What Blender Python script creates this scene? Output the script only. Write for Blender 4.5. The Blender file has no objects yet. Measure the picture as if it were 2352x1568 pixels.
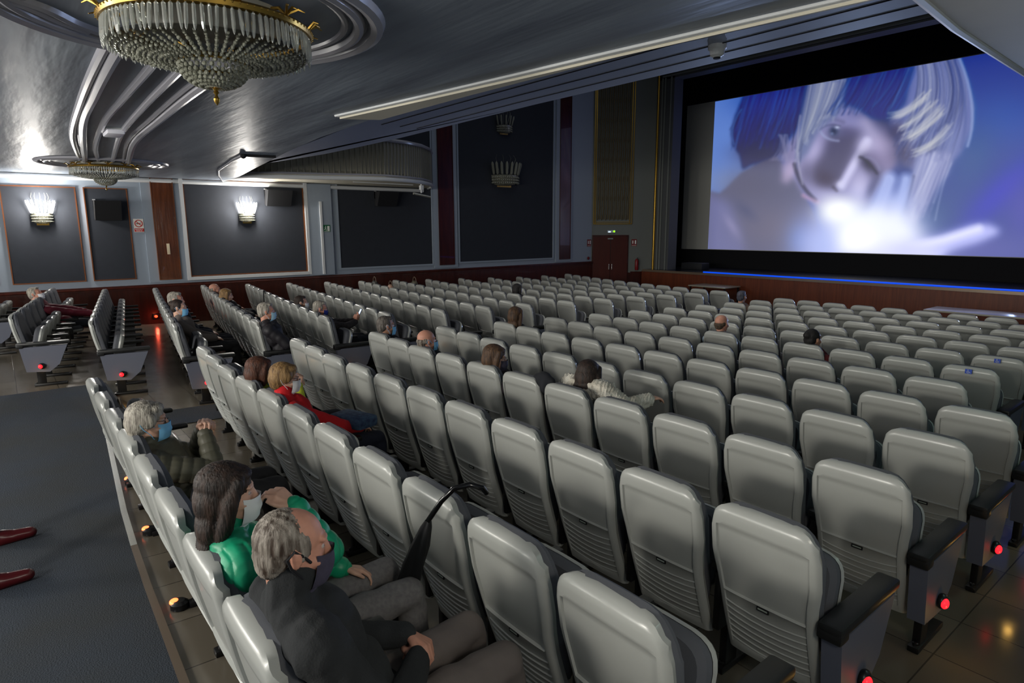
import bpy, bmesh, math, random
import numpy as np
from mathutils import Vector, Matrix, Euler
random.seed(7); RNG = np.random.RandomState(7)
SC = bpy.context.scene; COL = SC.collection
pi = math.pi
# ---------------------------------------------------------------- camera
CAMZ = 2.13
def basis(yaw, pit, rol):
    cy, sy = math.cos(yaw), math.sin(yaw)
    fw = Vector((-sy*math.cos(pit), cy*math.cos(pit), -math.sin(pit)))
    rt = Vector((cy, sy, 0)); up = rt.cross(fw)
    return fw, math.cos(rol)*rt + math.sin(rol)*up, -math.sin(rol)*rt + math.cos(rol)*up
FW, RT, UP = basis(math.radians(50.86), math.radians(10.28), math.radians(-.27))
cd = bpy.data.cameras.new('camera'); cam = bpy.data.objects.new('camera', cd); COL.objects.link(cam)
cd.sensor_width = 36; cd.lens = 1440/2352*36; cd.clip_start = .05; cd.clip_end = 200
cam.matrix_world = Matrix(((RT.x, UP.x, -FW.x, 0), (RT.y, UP.y, -FW.y, 0), (RT.z, UP.z, -FW.z, CAMZ), (0, 0, 0, 1)))
SC.camera = cam
# ---------------------------------------------------------------- view, world
SC.view_settings.view_transform = 'Standard'; SC.view_settings.look = 'None'
SC.view_settings.exposure = 0.0; SC.view_settings.gamma = 1.0; SC.view_settings.use_curve_mapping = False
w = bpy.data.worlds.new('world'); SC.world = w; w.use_nodes = True
w.node_tree.nodes['Background'].inputs[0].default_value = (.35, .42, .6, 1)
w.node_tree.nodes['Background'].inputs[1].default_value = .0
# ---------------------------------------------------------------- room lamps and added fills
def lamp(name, kind, loc, power, color, size=.3, rot=None, size_y=None, spot=None, blend=.5):
    d = bpy.data.lights.new(name, kind); o = bpy.data.objects.new(name, d); COL.objects.link(o)
    o.location = loc; d.energy = power; d.color = color
    if kind == 'AREA':
        d.shape = 'RECTANGLE'; d.size = size; d.size_y = size_y or size
    else: d.shadow_soft_size = size
    if kind == 'SPOT': d.spot_size = math.radians(spot); d.spot_blend = blend
    if rot: o.rotation_euler = rot
    return o
def aim(o, t):
    o.rotation_euler = (Vector(t) - o.location).to_track_quat('-Z', 'Y').to_euler()
WARM = (1.0, .95, .85)
# foyer doorway light from the back of the stalls and the lit wall lights beside the camera
aim(lamp('foyer_light', 'AREA', (-2.6, -4.2, 2.75), 130, WARM, .7, size_y=.5), (-5, 7, .6))
aim(lamp('foyer_light', 'AREA', (-7.6, -4.2, 2.75), 95, WARM, .7, size_y=.5), (-7, 7, .6))
# broad fill added at the rear wall to soften the seat back shadows
aim(lamp('rear_wall_fill', 'AREA', (-7.5, -4.3, 2.2), 420, (1, .97, .9), 12, size_y=1.4), (-7.5, 6, 1.2))
# projector booth wash and an added overhead area fill for the front seats
aim(lamp('house_fill', 'SPOT', (-6.5, 6.3, 8.3), 800, (1.0, .96, .88), .25, spot=95, blend=1), (-7, 12.5, 0))
aim(lamp('house_fill', 'AREA', (-8, 11, 8.9), 110, (.9, .95, 1), 12, size_y=8), (-8, 11, 0))
# blue spots added at the stage edge to brighten the balcony overhang
for fx in (-12, -8, -4): aim(lamp('overhang_fill', 'SPOT', (fx, 18.9, .66), 650, (.45, .6, 1), .05, spot=60, blend=1), (fx*.5-3.5, 4.5, 3.6))
lamp('side_gallery_fill', 'AREA', (.4, 5.6, 3.2), 12, (.62, 1.0, .88), .5)  # extra fill added below the right side balcony
lamp('rear_aisle_fill', 'POINT', (.55, .7, 2.3), 55, (1, .92, .76), .18)  # added lamp lifting the beige panel, soffit band and near seats

# ---------------------------------------------------------------- materials
MATS = {}
def s2l(c):
    return tuple(((v/255) / 12.92 if v/255 <= .04045 else ((v/255+.055)/1.055)**2.4) for v in c)
def mat(name, rgb, rough=.6, metal=0., noise=None, bump=None, spec=.5, emit=None, strength=1., coat=0., sheen=0., trans=0., ior=1.45, stretch=(1, 1, 1), rgb2=None, alpha=1.):
    """rgb in sRGB 0-255; noise=(scale, amount) colour mottling toward rgb2; bump=(scale, strength)"""
    if name in MATS: return MATS[name]
    m = bpy.data.materials.new(name); m.use_nodes = True; MATS[name] = m
    nt = m.node_tree; b = nt.nodes['Principled BSDF']; c = (*s2l(rgb), 1)
    b.inputs['Base Color'].default_value = c; b.inputs['Roughness'].default_value = rough; b.inputs['Metallic'].default_value = metal
    b.inputs['Specular IOR Level'].default_value = spec; b.inputs['Coat Weight'].default_value = coat
    b.inputs['Sheen Weight'].default_value = sheen; b.inputs['Transmission Weight'].default_value = trans; b.inputs['IOR'].default_value = ior
    b.inputs['Alpha'].default_value = alpha
    if emit is not None:
        b.inputs['Emission Color'].default_value = (*s2l(emit), 1); b.inputs['Emission Strength'].default_value = strength
    if noise or bump:
        tc = nt.nodes.new('ShaderNodeTexCoord'); mp = nt.nodes.new('ShaderNodeMapping'); mp.inputs['Scale'].default_value = stretch
        nt.links.new(tc.outputs['Object'], mp.inputs['Vector'])
    if noise:
        n = nt.nodes.new('ShaderNodeTexNoise'); n.inputs['Scale'].default_value = noise[0]; n.inputs['Detail'].default_value = 5
        nt.links.new(mp.outputs[0], n.inputs['Vector'])
        r = nt.nodes.new('ShaderNodeMapRange'); r.inputs[1].default_value = .35; r.inputs[2].default_value = .65; r.inputs[4].default_value = noise[1]
        nt.links.new(n.outputs['Fac'], r.inputs[0])
        mx = nt.nodes.new('ShaderNodeMixRGB'); mx.inputs[1].default_value = c
        mx.inputs[2].default_value = (*s2l(rgb2), 1) if rgb2 else tuple(v*.6 for v in c[:3])+(1,)
        nt.links.new(r.outputs[0], mx.inputs[0]); nt.links.new(mx.outputs[0], b.inputs['Base Color'])
    if bump:
        n = nt.nodes.new('ShaderNodeTexNoise'); n.inputs['Scale'].default_value = bump[0]; n.inputs['Detail'].default_value = 4
        nt.links.new(mp.outputs[0], n.inputs['Vector'])
        bp = nt.nodes.new('ShaderNodeBump'); bp.inputs['Strength'].default_value = bump[1]; bp.inputs['Distance'].default_value = bump[2] if len(bump) > 2 else .01
        nt.links.new(n.outputs['Fac'], bp.inputs['Height']); nt.links.new(bp.outputs[0], b.inputs['Normal'])
    return m
def brick_floor():
    m = mat('brown_floor_tile', (96, 90, 80), .2, noise=(3, .5), rgb2=(78, 72, 64)); nt = m.node_tree; b = nt.nodes['Principled BSDF']
    tc = nt.nodes.new('ShaderNodeTexCoord'); br = nt.nodes.new('ShaderNodeTexBrick')
    br.offset = 0; br.inputs['Scale'].default_value = 1; br.inputs['Brick Width'].default_value = .45; br.inputs['Row Height'].default_value = .45
    br.inputs['Mortar Size'].default_value = .004
    br.inputs['Color1'].default_value = (*s2l((100, 93, 82)), 1); br.inputs['Color2'].default_value = (*s2l((86, 80, 70)), 1); br.inputs['Mortar'].default_value = (*s2l((56, 52, 46)), 1)
    nt.links.new(tc.outputs['Object'], br.inputs['Vector']); nt.links.new(br.outputs['Color'], b.inputs['Base Color'])
    n = nt.nodes.new('ShaderNodeTexNoise'); n.inputs['Scale'].default_value = 6
    mr = nt.nodes.new('ShaderNodeMapRange'); mr.inputs[3].default_value = .13; mr.inputs[4].default_value = .3
    nt.links.new(tc.outputs['Object'], n.inputs['Vector']); nt.links.new(n.outputs['Fac'], mr.inputs[0]); nt.links.new(mr.outputs[0], b.inputs['Roughness'])
    bp = nt.nodes.new('ShaderNodeBump'); bp.inputs['Strength'].default_value = .3; bp.inputs['Distance'].default_value = .002; bp.invert = True
    nt.links.new(br.outputs['Fac'], bp.inputs['Height']); nt.links.new(bp.outputs[0], b.inputs['Normal'])
    return m
M_TILE = brick_floor()
M_PAINT = mat('blue_grey_paint', (152, 163, 176), .55, bump=(30, .05))
M_CEIL = mat('soffit_plaster', (134, 144, 156), .42, bump=(1.6, .32, .05), stretch=(.35, 2.6, 1), noise=(1.5, .8), rgb2=(98, 106, 120))
M_BEIGE = mat('beige_plaster', (198, 193, 176), .6, noise=(3, .2), rgb2=(178, 173, 158))
M_BLUEBOARD = mat('slatted_grey_board', (170, 178, 200), .5)
M_WHITE = mat('white_moulding', (205, 208, 210), .3)
M_GREYMOULD = mat('grey_plaster_moulding', (150, 150, 158), .22)
M_PANEL = mat('charcoal_wall_fabric', (46, 50, 58), .85, bump=(200, .1), noise=(8, .2))
M_COPPER = mat('copper_trim', (150, 92, 58), .25, .6)
M_REDWOOD = mat('dark_red_wood', (72, 28, 18), .28, noise=(4, .7), rgb2=(48, 18, 12), stretch=(3, 3, .35), coat=.4)
M_COLWOOD = mat('varnished_brown_wood', (104, 58, 34), .12, noise=(5, .7), rgb2=(70, 36, 22), stretch=(3, 3, .35), bump=(9, .35, .02), coat=.6)
M_STAGEWOOD = mat('stage_front_wood', (112, 54, 30), .4, noise=(4, .7), rgb2=(84, 38, 22), stretch=(6, 3, .35))
M_BLACK = mat('black_drape', (16, 16, 20), .9)
M_DARKBLUE = mat('dark_hall_plaster', (30, 32, 44), .8)
M_GOLD = mat('gold_leaf_moulding', (190, 150, 60), .3, .8)
M_CARPET = mat('dark_blue_carpet', (38, 46, 57), .95, noise=(1.2, .9), rgb2=(40, 43, 45), bump=(120, .6, .01))
M_STEEL = mat('worn_metal_nosing', (190, 190, 185), .25, .8)
# ---------------------------------------------------------------- mesh helpers
class MB:
    """collects geometry, links it as ONE mesh object"""
    def __init__(s): s.v = []; s.f = []; s.mi = []; s.cur = 0
    def add(s, vs, fs, T=None):
        o = len(s.v)
        s.v += [tuple(T @ Vector(p)) if T is not None else tuple(p) for p in vs]
        s.f += [tuple(i+o for i in f) for f in fs]; s.mi += [s.cur]*len(fs); return s
    def box(s, a, b, T=None, bev=0):
        (x0, y0, z0), (x1, y1, z1) = a, b
        if bev:
            bm = bmesh.new(); bmesh.ops.create_cube(bm, size=1)
            bmesh.ops.scale(bm, vec=(x1-x0, y1-y0, z1-z0), verts=bm.verts); bmesh.ops.translate(bm, vec=((x0+x1)/2, (y0+y1)/2, (z0+z1)/2), verts=bm.verts)
            bmesh.ops.bevel(bm, geom=bm.edges[:], offset=bev, segments=2, affect='EDGES', profile=.6); bm.verts.index_update()
            r = s.add([v.co[:] for v in bm.verts], [[v.index for v in f.verts] for f in bm.faces], T); bm.free(); return r
        vs = [(x0,y0,z0),(x1,y0,z0),(x1,y1,z0),(x0,y1,z0),(x0,y0,z1),(x1,y0,z1),(x1,y1,z1),(x0,y1,z1)]
        return s.add(vs, [(3,2,1,0),(4,5,6,7),(0,1,5,4),(1,2,6,5),(2,3,7,6),(3,0,4,7)], T)
    def grid(s, P, T=None, wrap=False, flip=False):
        """P: rows x cols of points"""
        r, c = len(P), len(P[0]); vs = [p for row in P for p in row]; fs = []
        for i in range(r-1):
            for j in range(c if wrap else c-1):
                k = (j+1) % c; q = (i*c+j, i*c+k, (i+1)*c+k, (i+1)*c+j)
                fs.append(q[::-1] if flip else q)
        return s.add(vs, fs, T)
    def lathe(s, prof, n=24, T=None, cap=True):
        P = [[(r*math.cos(2*pi*k/n), r*math.sin(2*pi*k/n), z) for k in range(n)] for r, z in prof]
        s.grid(P, T, wrap=True, flip=prof[0][1] > prof[-1][1])
        if cap:
            for pr, rv in ((P[0], True), (P[-1], False)):
                s.add(pr, [tuple(range(n))[::-1] if rv != (prof[0][1] > prof[-1][1]) else tuple(range(n))], T)
        return s
    def tube(s, pts, r, n=8, T=None, closed=False):
        pts = [Vector(p) for p in pts]; rr = r if isinstance(r, (list, tuple)) else [r]*len(pts); P = []
        prev = None
        for i, p in enumerate(pts):
            if closed: t = pts[(i+1) % len(pts)] - pts[i-1]
            else: t = pts[min(i+1, len(pts)-1)] - pts[max(i-1, 0)]
            t.normalize()
            a = prev if prev is not None else (Vector((0, 0, 1)) if abs(t.z) < .9 else Vector((1, 0, 0)))
            u = (a - t*a.dot(t)).normalized(); prev = u; w_ = t.cross(u)
            P.append([tuple(p + (u*math.cos(2*pi*k/n) + w_*math.sin(2*pi*k/n))*rr[i]) for k in range(n)])
        if closed: P.append(P[0])
        s.grid(P, T, wrap=True)
        if not closed: s.add(P[0], [tuple(range(n))[::-1]], T); s.add(P[-1], [tuple(range(n))], T)
        return s
    def poly(s, pts, z0, z1, T=None):
        n = len(pts); vs = [(x, y, z0) for x, y in pts] + [(x, y, z1) for x, y in pts]
        return s.add(vs, [tuple(range(n))[::-1], tuple(range(n, 2*n))] + [(i, (i+1) % n, n+(i+1) % n, n+i) for i in range(n)], T)
    def sphere(s, c, r, n=12, m=8, T=None):
        rx, ry, rz = r if isinstance(r, (tuple, list)) else (r, r, r)
        P = [[(c[0]+rx*math.sin(t)*math.cos(p), c[1]+ry*math.sin(t)*math.sin(p), c[2]+rz*math.cos(t)) for p in [2*pi*k/n for k in range(n)]] for t in [pi*max(.02, min(.98, i/m)) for i in range(m+1)]]
        s.grid(P, T, wrap=True, flip=True); s.add(P[0], [tuple(range(n))], T); s.add(P[-1], [tuple(range(n))[::-1]], T); return s
    def mesh(s, name, mats, smooth=True):
        me = bpy.data.meshes.new(name); me.from_pydata(s.v, [], s.f)
        for m in (mats if isinstance(mats, (list, tuple)) else [mats]): me.materials.append(m)
        if any(s.mi): me.polygons.foreach_set('material_index', s.mi)
        if smooth:
            me.polygons.foreach_set('use_smooth', [True]*len(me.polygons)); me.set_sharp_from_angle(angle=math.radians(38))
        me.update(); return me
    def obj(s, name, mats, parent=None, smooth=True, loc=None):
        o = bpy.data.objects.new(name, s.mesh(name, mats, smooth)); COL.objects.link(o)
        if parent is not None: o.parent = parent
        if loc: o.location = loc
        return o
def tag(o, label=None, cat=None, group=None, kind=None):
    for k, v in (('label', label), ('category', cat), ('group', group), ('kind', kind)):
        if v: o[k] = v
    return o
def thing(name, label, cat, loc=(0, 0, 0), rz=0, group=None, sx=1):
    o = bpy.data.objects.new(name, None); COL.objects.link(o); o.location = loc; o.rotation_euler = (0, 0, rz); o.scale = (sx, 1, 1)
    o.empty_display_size = .1
    return tag(o, label, cat, group)
def struct(mb, name, m, smooth=False): return tag(mb.obj(name, m, smooth=smooth), kind='structure')
def kids(o): return [c for c in bpy.data.objects if c.parent == o]
def copy_tree(o, parent=None):
    c = o.copy(); COL.objects.link(c)
    if parent is not None: c.parent = parent; c.matrix_parent_inverse = o.matrix_parent_inverse
    for ch in list(o.children): copy_tree(ch, c)
    return c
D0, SL = .424, .0312
def floor_z(y):
    return 0. if y < D0 else (-SL*(min(y, 13.4)-D0))
# ================================================================= the hall
XL, XR, YB = -16.8, 1.05, -4.6
Z1 = 3.3                                   # soffit under the balcony
YF = [(-16.8, 4.62), (-15.2, 4.46), (-13.2, 4.15), (-11.7, 3.93), (-10, 3.67), (-8.2, 3.45), (-6.5, 3.34), (-4.8, 3.36), (-3, 3.43), (-1.6, 3.6), (1.05, 4.05)]
# floor
def floor_strip(mb, x0, x1, ys, dz=0.):
    mb.grid([[(x0, y, floor_z(y)+dz), (x1, y, floor_z(y)+dz)] for y in ys], flip=True)
mb = MB(); floor_strip(mb, XL-.3, XR+.3, [YB-.1, 0, D0, 2, 5, 9, 13.4, 19.3]); struct(mb, 'floor', M_TILE)
for o in [mb]: pass
# carpet of the rear walkway
cp = [(-10.38, YB), (XR, YB), (XR, .40), (-3.06, .44), (-4.08, .46), (-5.34, .51), (-7.52, .66), (-7.52, 1.0), (-10.27, .98)]
mb = MB(); mb.poly([(x, y) for x, y in cp], .003, .016); c = mb.obj('carpet', M_CARPET, smooth=False)
tag(c, 'dark blue walkway carpet behind the last row of seats', 'carpet')
mb = MB(); floor_strip(mb, -8.3, -7.6, [1.0, 2, 4, 7, 10, 13.4, 17], .008)
mb.add([(-8.3, 1., floor_z(1.)), (-7.6, 1., floor_z(1.)), (-7.6, 1., floor_z(1.)+.008), (-8.3, 1., floor_z(1.)+.008)], [(0, 1, 2, 3)])
tag(mb.obj('carpet_runner', M_CARPET, smooth=False), 'blue grey carpet runner along the centre aisle', 'carpet')
nos = [(-1.2, .42), (-3.06, .45), (-4.08, .47), (-4.7, .49), (-5.34, .52), (-7.5, .67)]
def nosing(pts):
    mb = MB()
    for (x0, y0), (x1, y1) in zip(pts, pts[1:]):
        mb.add([(x0, y0-.015, .017), (x0, y0+.025, .017), (x1, y1+.025, .017), (x1, y1-.015, .017), (x0, y0+.025, 0), (x1, y1+.025, 0), (x0, y0-.015, 0), (x1, y1-.015, 0)], [(3, 2, 1, 0), (2, 5, 4, 1), (6, 7, 3, 0)])
    return mb
struct(nosing(nos[:4]), 'trim_1', mat('brown_rubber_nosing', (84, 72, 60), .5))
mb = nosing(nos[3:]); mb.add([(-7.5, .65, .018), (-7.2, .65, .018), (-7.2, .70, .018), (-7.5, .70, .018)], [(0, 1, 2, 3)]); struct(mb, 'trim_60', M_STEEL)
# ---- left wall
def fr(mb, y0, y1, z0, z1, wd, d, x=XL):   # rectangular frame moulding on the left wall
    for a, b in (((x, y0-wd, z0-wd), (x+d, y0, z1+wd)), ((x, y1, z0-wd), (x+d, y1+wd, z1+wd)), ((x, y0, z0-wd), (x+d, y1, z0)), ((x, y0, z1), (x+d, y1, z1+wd))):
        mb.box(a, b)
mb = MB(); mb.box((XL-.3, YB, -.6), (XL, 17.6, 9.2))
mb.box((XL-.02, 6.55, .88), (XL+.10, 7.25, 3.3)); mb.box((XL, 2.72, .9), (XL+.03, 3.58, 3.3)); mb.box((XL, 10.55, .9), (XL+.05, 11.42, 9.2)); mb.box((XL, 15.7, .9), (XL+.05, 16.5, 9.2))
struct(mb, 'wall_left', M_PAINT)
n = 1
PAN = [(-1.35, -.05, 1.02, 3.02, 'c'), (.21, 1.46, 1.02, 3.02, 'c'), (1.64, 2.43, 1.02, 3.02, 'c'), (3.62, 6.48, 1.02, 3.28, 'w'), (7.47, 10.49, 1.04, 9., 'g'), (11.52, 15.56, 1.06, 9., 'g')]
for y0, y1, z0, z1, k in PAN:
    n += 1; mb = MB(); mb.box((XL-.01, y0, z0), (XL+.012, y1, z1)); struct(mb, 'trim_%d' % n, M_PANEL)
    n += 1; mb = MB()
    if k == 'c': fr(mb, y0, y1, z0, z1, .02, .035); struct(mb, 'trim_%d' % n, M_COPPER)
    elif k == 'w':
        fr(mb, y0-.03, y1+.03, z0-.03, z1+.03, .075, .11); struct(mb, 'trim_%d' % n, M_WHITE)
        n += 1; mb = MB(); fr(mb, y0, y1, z0, z1, .02, .05); struct(mb, 'trim_%d' % n, M_COPPER)
    else: fr(mb, y0, y1, z0, z1, .05, .04); struct(mb, 'trim_%d' % n, M_PAINT)
for y0, y1, z0, z1, m in [(2.93, 3.37, .97, 3.3, M_COLWOOD), (10.74, 11.27, 1.0, 9., M_REDWOOD), (15.88, 16.39, 1.0, 9., M_REDWOOD), (-2.1, -1.6, .95, 3.3, M_COLWOOD)]:
    n += 1; mb = MB(); mb.box((XL, y0, z0), (XL+.07, y1, z1)); struct(mb, 'trim_%d' % n, m)
    n += 1; mb = MB(); fr(mb, y0, y1, z0, z1, .015, .085); struct(mb, 'trim_%d' % n, M_COPPER if m is M_COLWOOD else M_REDWOOD)
# small vertical handle plate on the wooden column
mb = MB(); mb.box((XL+.07, 3.13, 1.55), (XL+.095, 3.19, 1.80), bev=.006); tag(mb.obj('push_plate', mat('ivory_plastic', (220, 205, 175), .3)), 'small ivory plate on the varnished wooden column', 'plate')
n += 1; mb = MB(); mb.box((XL+.10, 6.9, .9), (XL+.14, 6.96, 2.85)); struct(mb, 'trim_%d' % n, M_WHITE)
# wainscot with glossy cap rail
mb = MB(); mb.box((XL, YB, -.6), (XL+.05, 17.6, .80)); struct(mb, 'baseboard_left', M_REDWOOD)
n += 1; mb = MB(); mb.box((XL, YB, .76), (XL+.09, 17.6, .86)); mb.tube([(XL+.09, YB, .81), (XL+.09, 17.6, .81)], .02, 8); struct(mb, 'trim_%d' % n, M_REDWOOD, True)
# cornice at wall / soffit
n += 1; mb = MB(); mb.tube([(XL+.04, YB, 3.24), (XL+.04, 10.2, 3.24)], .055, 10); mb.box((XL, YB, 3.2), (XL+.03, 4.6, 3.3)); struct(mb, 'trim_%d' % n, M_WHITE, True)
# ---- other walls
mb = MB(); mb.box((XR, YB, -.7), (XR+.3, 19.6, 9.2)); struct(mb, 'wall_right', M_PAINT)
mb = MB(); mb.box((XL-.3, YB-.3, -.4), (XR+.3, YB, 3.4)); struct(mb, 'wall_back', M_PAINT)
# soffit (ceiling under the balcony), front edge curved in plan
mb = MB(); mb.poly([(XL, YB), (XR, YB)] + YF[::-1], Z1, Z1+.12); struct(mb, 'ceiling', M_CEIL)
TR = [(-6.51, 2.95), (-5.6, 3.08), (-4.96, 3.165), (-3.91, 3.30), (-3.17, 3.385), (-2.56, 3.465), (-2.07, 3.53), (-1.69, 3.585), (-1.0, 3.67), (1.05, 3.95)]
low = [(-6.3, 3.335), (-4.8, 3.355), (-3, 3.425), (-1.6, 3.595), (1.05, 4.045)]
n += 1; mb = MB(); mb.poly([(x, y+.02) for x, y in TR[:-1]] + low[:-1][::-1], Z1-.035, Z1-.001); struct(mb, 'trim_%d' % n, M_BEIGE)
n += 1; mb = MB()
for k in (-.03, .0, .03): mb.tube([(x, y+k*.9, Z1-.006) for x, y in TR[:-1]], .013, 8)
struct(mb, 'trim_%d' % n, M_WHITE, True)
# recess and slatted board of the balcony overhang
n += 1; mb = MB()
mb.box((XL, 3.35, 4.2), (XR, 5.5, 4.25))
P = [[(x, y+.015, Z1+.12), (x, y+.015, 4.2)] for x, y in YF]; mb.grid(P); struct(mb, 'trim_%d' % n, M_BLACK)
near = [(XL, 4.95), (-15.83, 4.88), (-13.82, 4.67), (-10.45, 4.39), (-8.67, 4.21), (-8.25, 4.18), (-6, 4.0), (-3, 3.95), (XR, 4.1)]
def far_y(x): return 5.28 + .14*max(0, 1-abs(x+10)/4.) if x > -14 else 5.15-.14*(-14-x)
n += 1; mb = MB()
mb.poly(near + [(x, far_y(x)) for x in (XR, -2, -4, -6, -8, -9.5, -11, -12.5, -14, -15.8, XL)], 3.6, 3.72); struct(mb, 'trim_%d' % n, M_BLUEBOARD)
n += 1; mb = MB()
for f in (.3, .55, .78):
    mb.tube([(x, 4.15+(far_y(x)-4.15)*f, 3.599) for x in (XR, -3, -6, -8.5)], .006, 6)
struct(mb, 'trim_%d' % n, mat('dark_joint', (40, 42, 52), .8))
n += 1; mb = MB(); mb.grid([[(x, far_y(x), 3.72), (x, far_y(x)+.15, 5.0)] for x in (XL, -15.8, -14, -12, -10, -8, -6, -3, XR)]); struct(mb, 'trim_%d' % n, M_BEIGE)
# ---- side balconies (left one far, right one above the aisle)
prof = [(-16.8, 4.2), (-15.9, 4.45), (-15.35, 4.9), (-14.9, 5.8), (-14.55, 6.9), (-14.4, 7.7), (-14.5, 8.4), (-14.85, 9.0), (-15.4, 9.6), (-16.1, 10.1), (-16.8, 10.4)]
prof = [(-16.8, 4.5), (-15.7, 4.58), (-15.1, 5.4), (-14.87, 6.3), (-14.55, 7.1), (-14.4, 7.7), (-14.55, 8.4), (-14.85, 9.0), (-15.4, 9.6), (-16.1, 10.1), (-16.8, 10.4)]
mb = MB(); mb.poly(prof, 3.32, 3.5); struct(mb, 'ceiling', M_BEIGE)
M_PARAPET = mat('fluted_parapet_plaster', (120, 118, 106), .6)
n += 1; mb = MB(); mb.grid([[(x, y, 3.4), (x, y, 4.25)] for x, y in prof]); mb.grid([[(x-.06, y, 3.4), (x-.06, y, 4.25)] for x, y in prof], flip=True)
for i in range(60):
    t = i/59*(len(prof)-2); k = int(t); f = t-k; x = prof[k+1][0]*(1-f)+prof[min(k+2, 10)][0]*f if k < 9 else prof[10][0]; y = prof[k+1][1]*(1-f)+prof[min(k+2, 10)][1]*f if k < 9 else prof[10][1]
    mb.tube([(x, y, 3.42), (x, y, 4.22)], .022, 6)
struct(mb, 'trim_%d' % n, M_PARAPET, True)
for zz, rr, m in ((3.33, .05, M_WHITE), (3.42, .025, M_GREYMOULD), (4.27, .05, M_GREYMOULD)):
    n += 1; mb = MB(); mb.tube([(x+.02, y, zz) for x, y in prof], rr, 8); struct(mb, 'trim_%d' % n, m, True)
prR = [(XR, 3.7), (-1.36, 3.75), (-1.42, 4.6), (-1.46, 6.3), (-1.5, 8), (-1.2, 9.2), (-.3, 10.1), (XR, 10.4)]
n += 1; mb = MB(); mb.poly(prR, 3.29, 3.45); struct(mb, 'trim_%d' % n, M_BEIGE)
n += 1; mb = MB(); mb.grid([[(x-.03, y, 3.3), (x-.03, y, 4.25)] for x, y in prR[1:]], flip=True); struct(mb, 'trim_%d' % n, M_PARAPET)
n += 1; mb = MB(); mb.tube([(x-.02, y, 3.3) for x, y in prR[1:]], .03, 8); struct(mb, 'trim_%d' % n, M_WHITE, True)
# ---- main hall ceiling with stepped cornice before the stage
mb = MB(); mb.box((XL, 5.6, 9.0), (XR, 20, 9.2)); struct(mb, 'ceiling', M_DARKBLUE)
n += 1; mb = MB(); mb.box((XL, 4.6, 4.9), (XR, 5.6, 9.2)); struct(mb, 'trim_%d' % n, M_DARKBLUE)
# splayed wall with exit door and ornamental grille
A0, A1 = Vector((-16.8, 17.6, 0)), Vector((-15.36, 19.4, 0)); UD = (A1-A0).normalized(); ND = Vector((UD.y, -UD.x, 0)); SLEN = (A1-A0).length
TS = Matrix(((UD.x, ND.x, 0, A0.x), (UD.y, ND.y, 0, A0.y), (0, 0, 1, 0), (0, 0, 0, 1)))   # local x along the wall, y out of it
def mirror(T):   # same on the right of the stage
    S = Matrix.Identity(4); S[0][0] = -1; S[0][3] = XL+XR; return S @ T
M_SPLAY = mat('grey_green_paint', (112, 116, 112), .6)
for T, nm in ((TS, 'wall_stage_left'), (mirror(TS), 'wall_stage_right')):
    mb = MB(); mb.box((0, -.3, -.6), (SLEN, 0, 9.2), T); struct(mb, nm, M_SPLAY)
    n += 1; mb = MB(); mb.box((0, -.02, -.6), (SLEN, .03, .42), T); mb.box((1.5, -.02, .38), (SLEN, .05, .46), T); struct(mb, 'trim_%d' % n, M_REDWOOD)
    n += 1; mb = MB()      # grille of vertical fluted ribs
    for k in range(16):
        x = .2+k*.077; mb.tube([(x, .02, 2.42), (x, .02, 8.6)], .026 if k % 2 else .016, 6, T)
        for z in np.arange(2.5+.35*(k % 2), 8.5, .7): mb.sphere((x, .035, z), (.028, .02, .12), 6, 5, T)
    struct(mb, 'trim_%d' % n, mat('bronze_grille', (104, 92, 66), .45, .35), True)
    n += 1; mb = MB()
    for x in (.06, .12, 1.42, 1.5): mb.box((x-.012, 0, 2.25), (x+.012, .05, 8.7), T)
    mb.box((.06, 0, 2.24), (1.5, .05, 2.27), T); mb.box((.12, 0, 2.31), (1.42, .045, 2.33), T); struct(mb, 'trim_%d' % n, M_GOLD)
# proscenium
XP = -14.6
n += 1; mb = MB()
for s_ in (0, 1):
    f = (lambda x: x) if s_ == 0 else (lambda x: XL+XR-x)
    a, b = sorted((f(-15.40), f(XP))); mb.box((a, 19.4, -.5), (b, 19.9, 9.2))
mb.box((-15.4, 19.4, 7.35), (XL+XR+15.4, 19.9, 9.2)); struct(mb, 'wall_stage', mat('proscenium_paint', (84, 86, 88), .6))
n += 1; mb = MB()
for x, r_ in ((-15.27, .045), (-15.40, .015)):
    mb.tube([(x, 19.38, .46), (x, 19.38, 8.9)], r_, 10); mb.tube([(XL+XR-x, 19.38, .46), (XL+XR-x, 19.38, 8.9)], r_, 10)
struct(mb, 'trim_%d' % n, M_GOLD, True)
n += 1; mb = MB()
for x in (-15.1, -14.98, -14.72): mb.tube([(x, 19.38, .46), (x, 19.38, 7.4)], .035, 8); mb.tube([(XL+XR-x, 19.38, .46), (XL+XR-x, 19.38, 7.4)], .035, 8)
for z in (7.45, 7.62, 7.9, 8.3): mb.tube([(-15.1, 19.37, z), (XL+XR+15.1, 19.37, z)], .04, 8)
struct(mb, 'trim_%d' % n, M_SPLAY, True)
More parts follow.
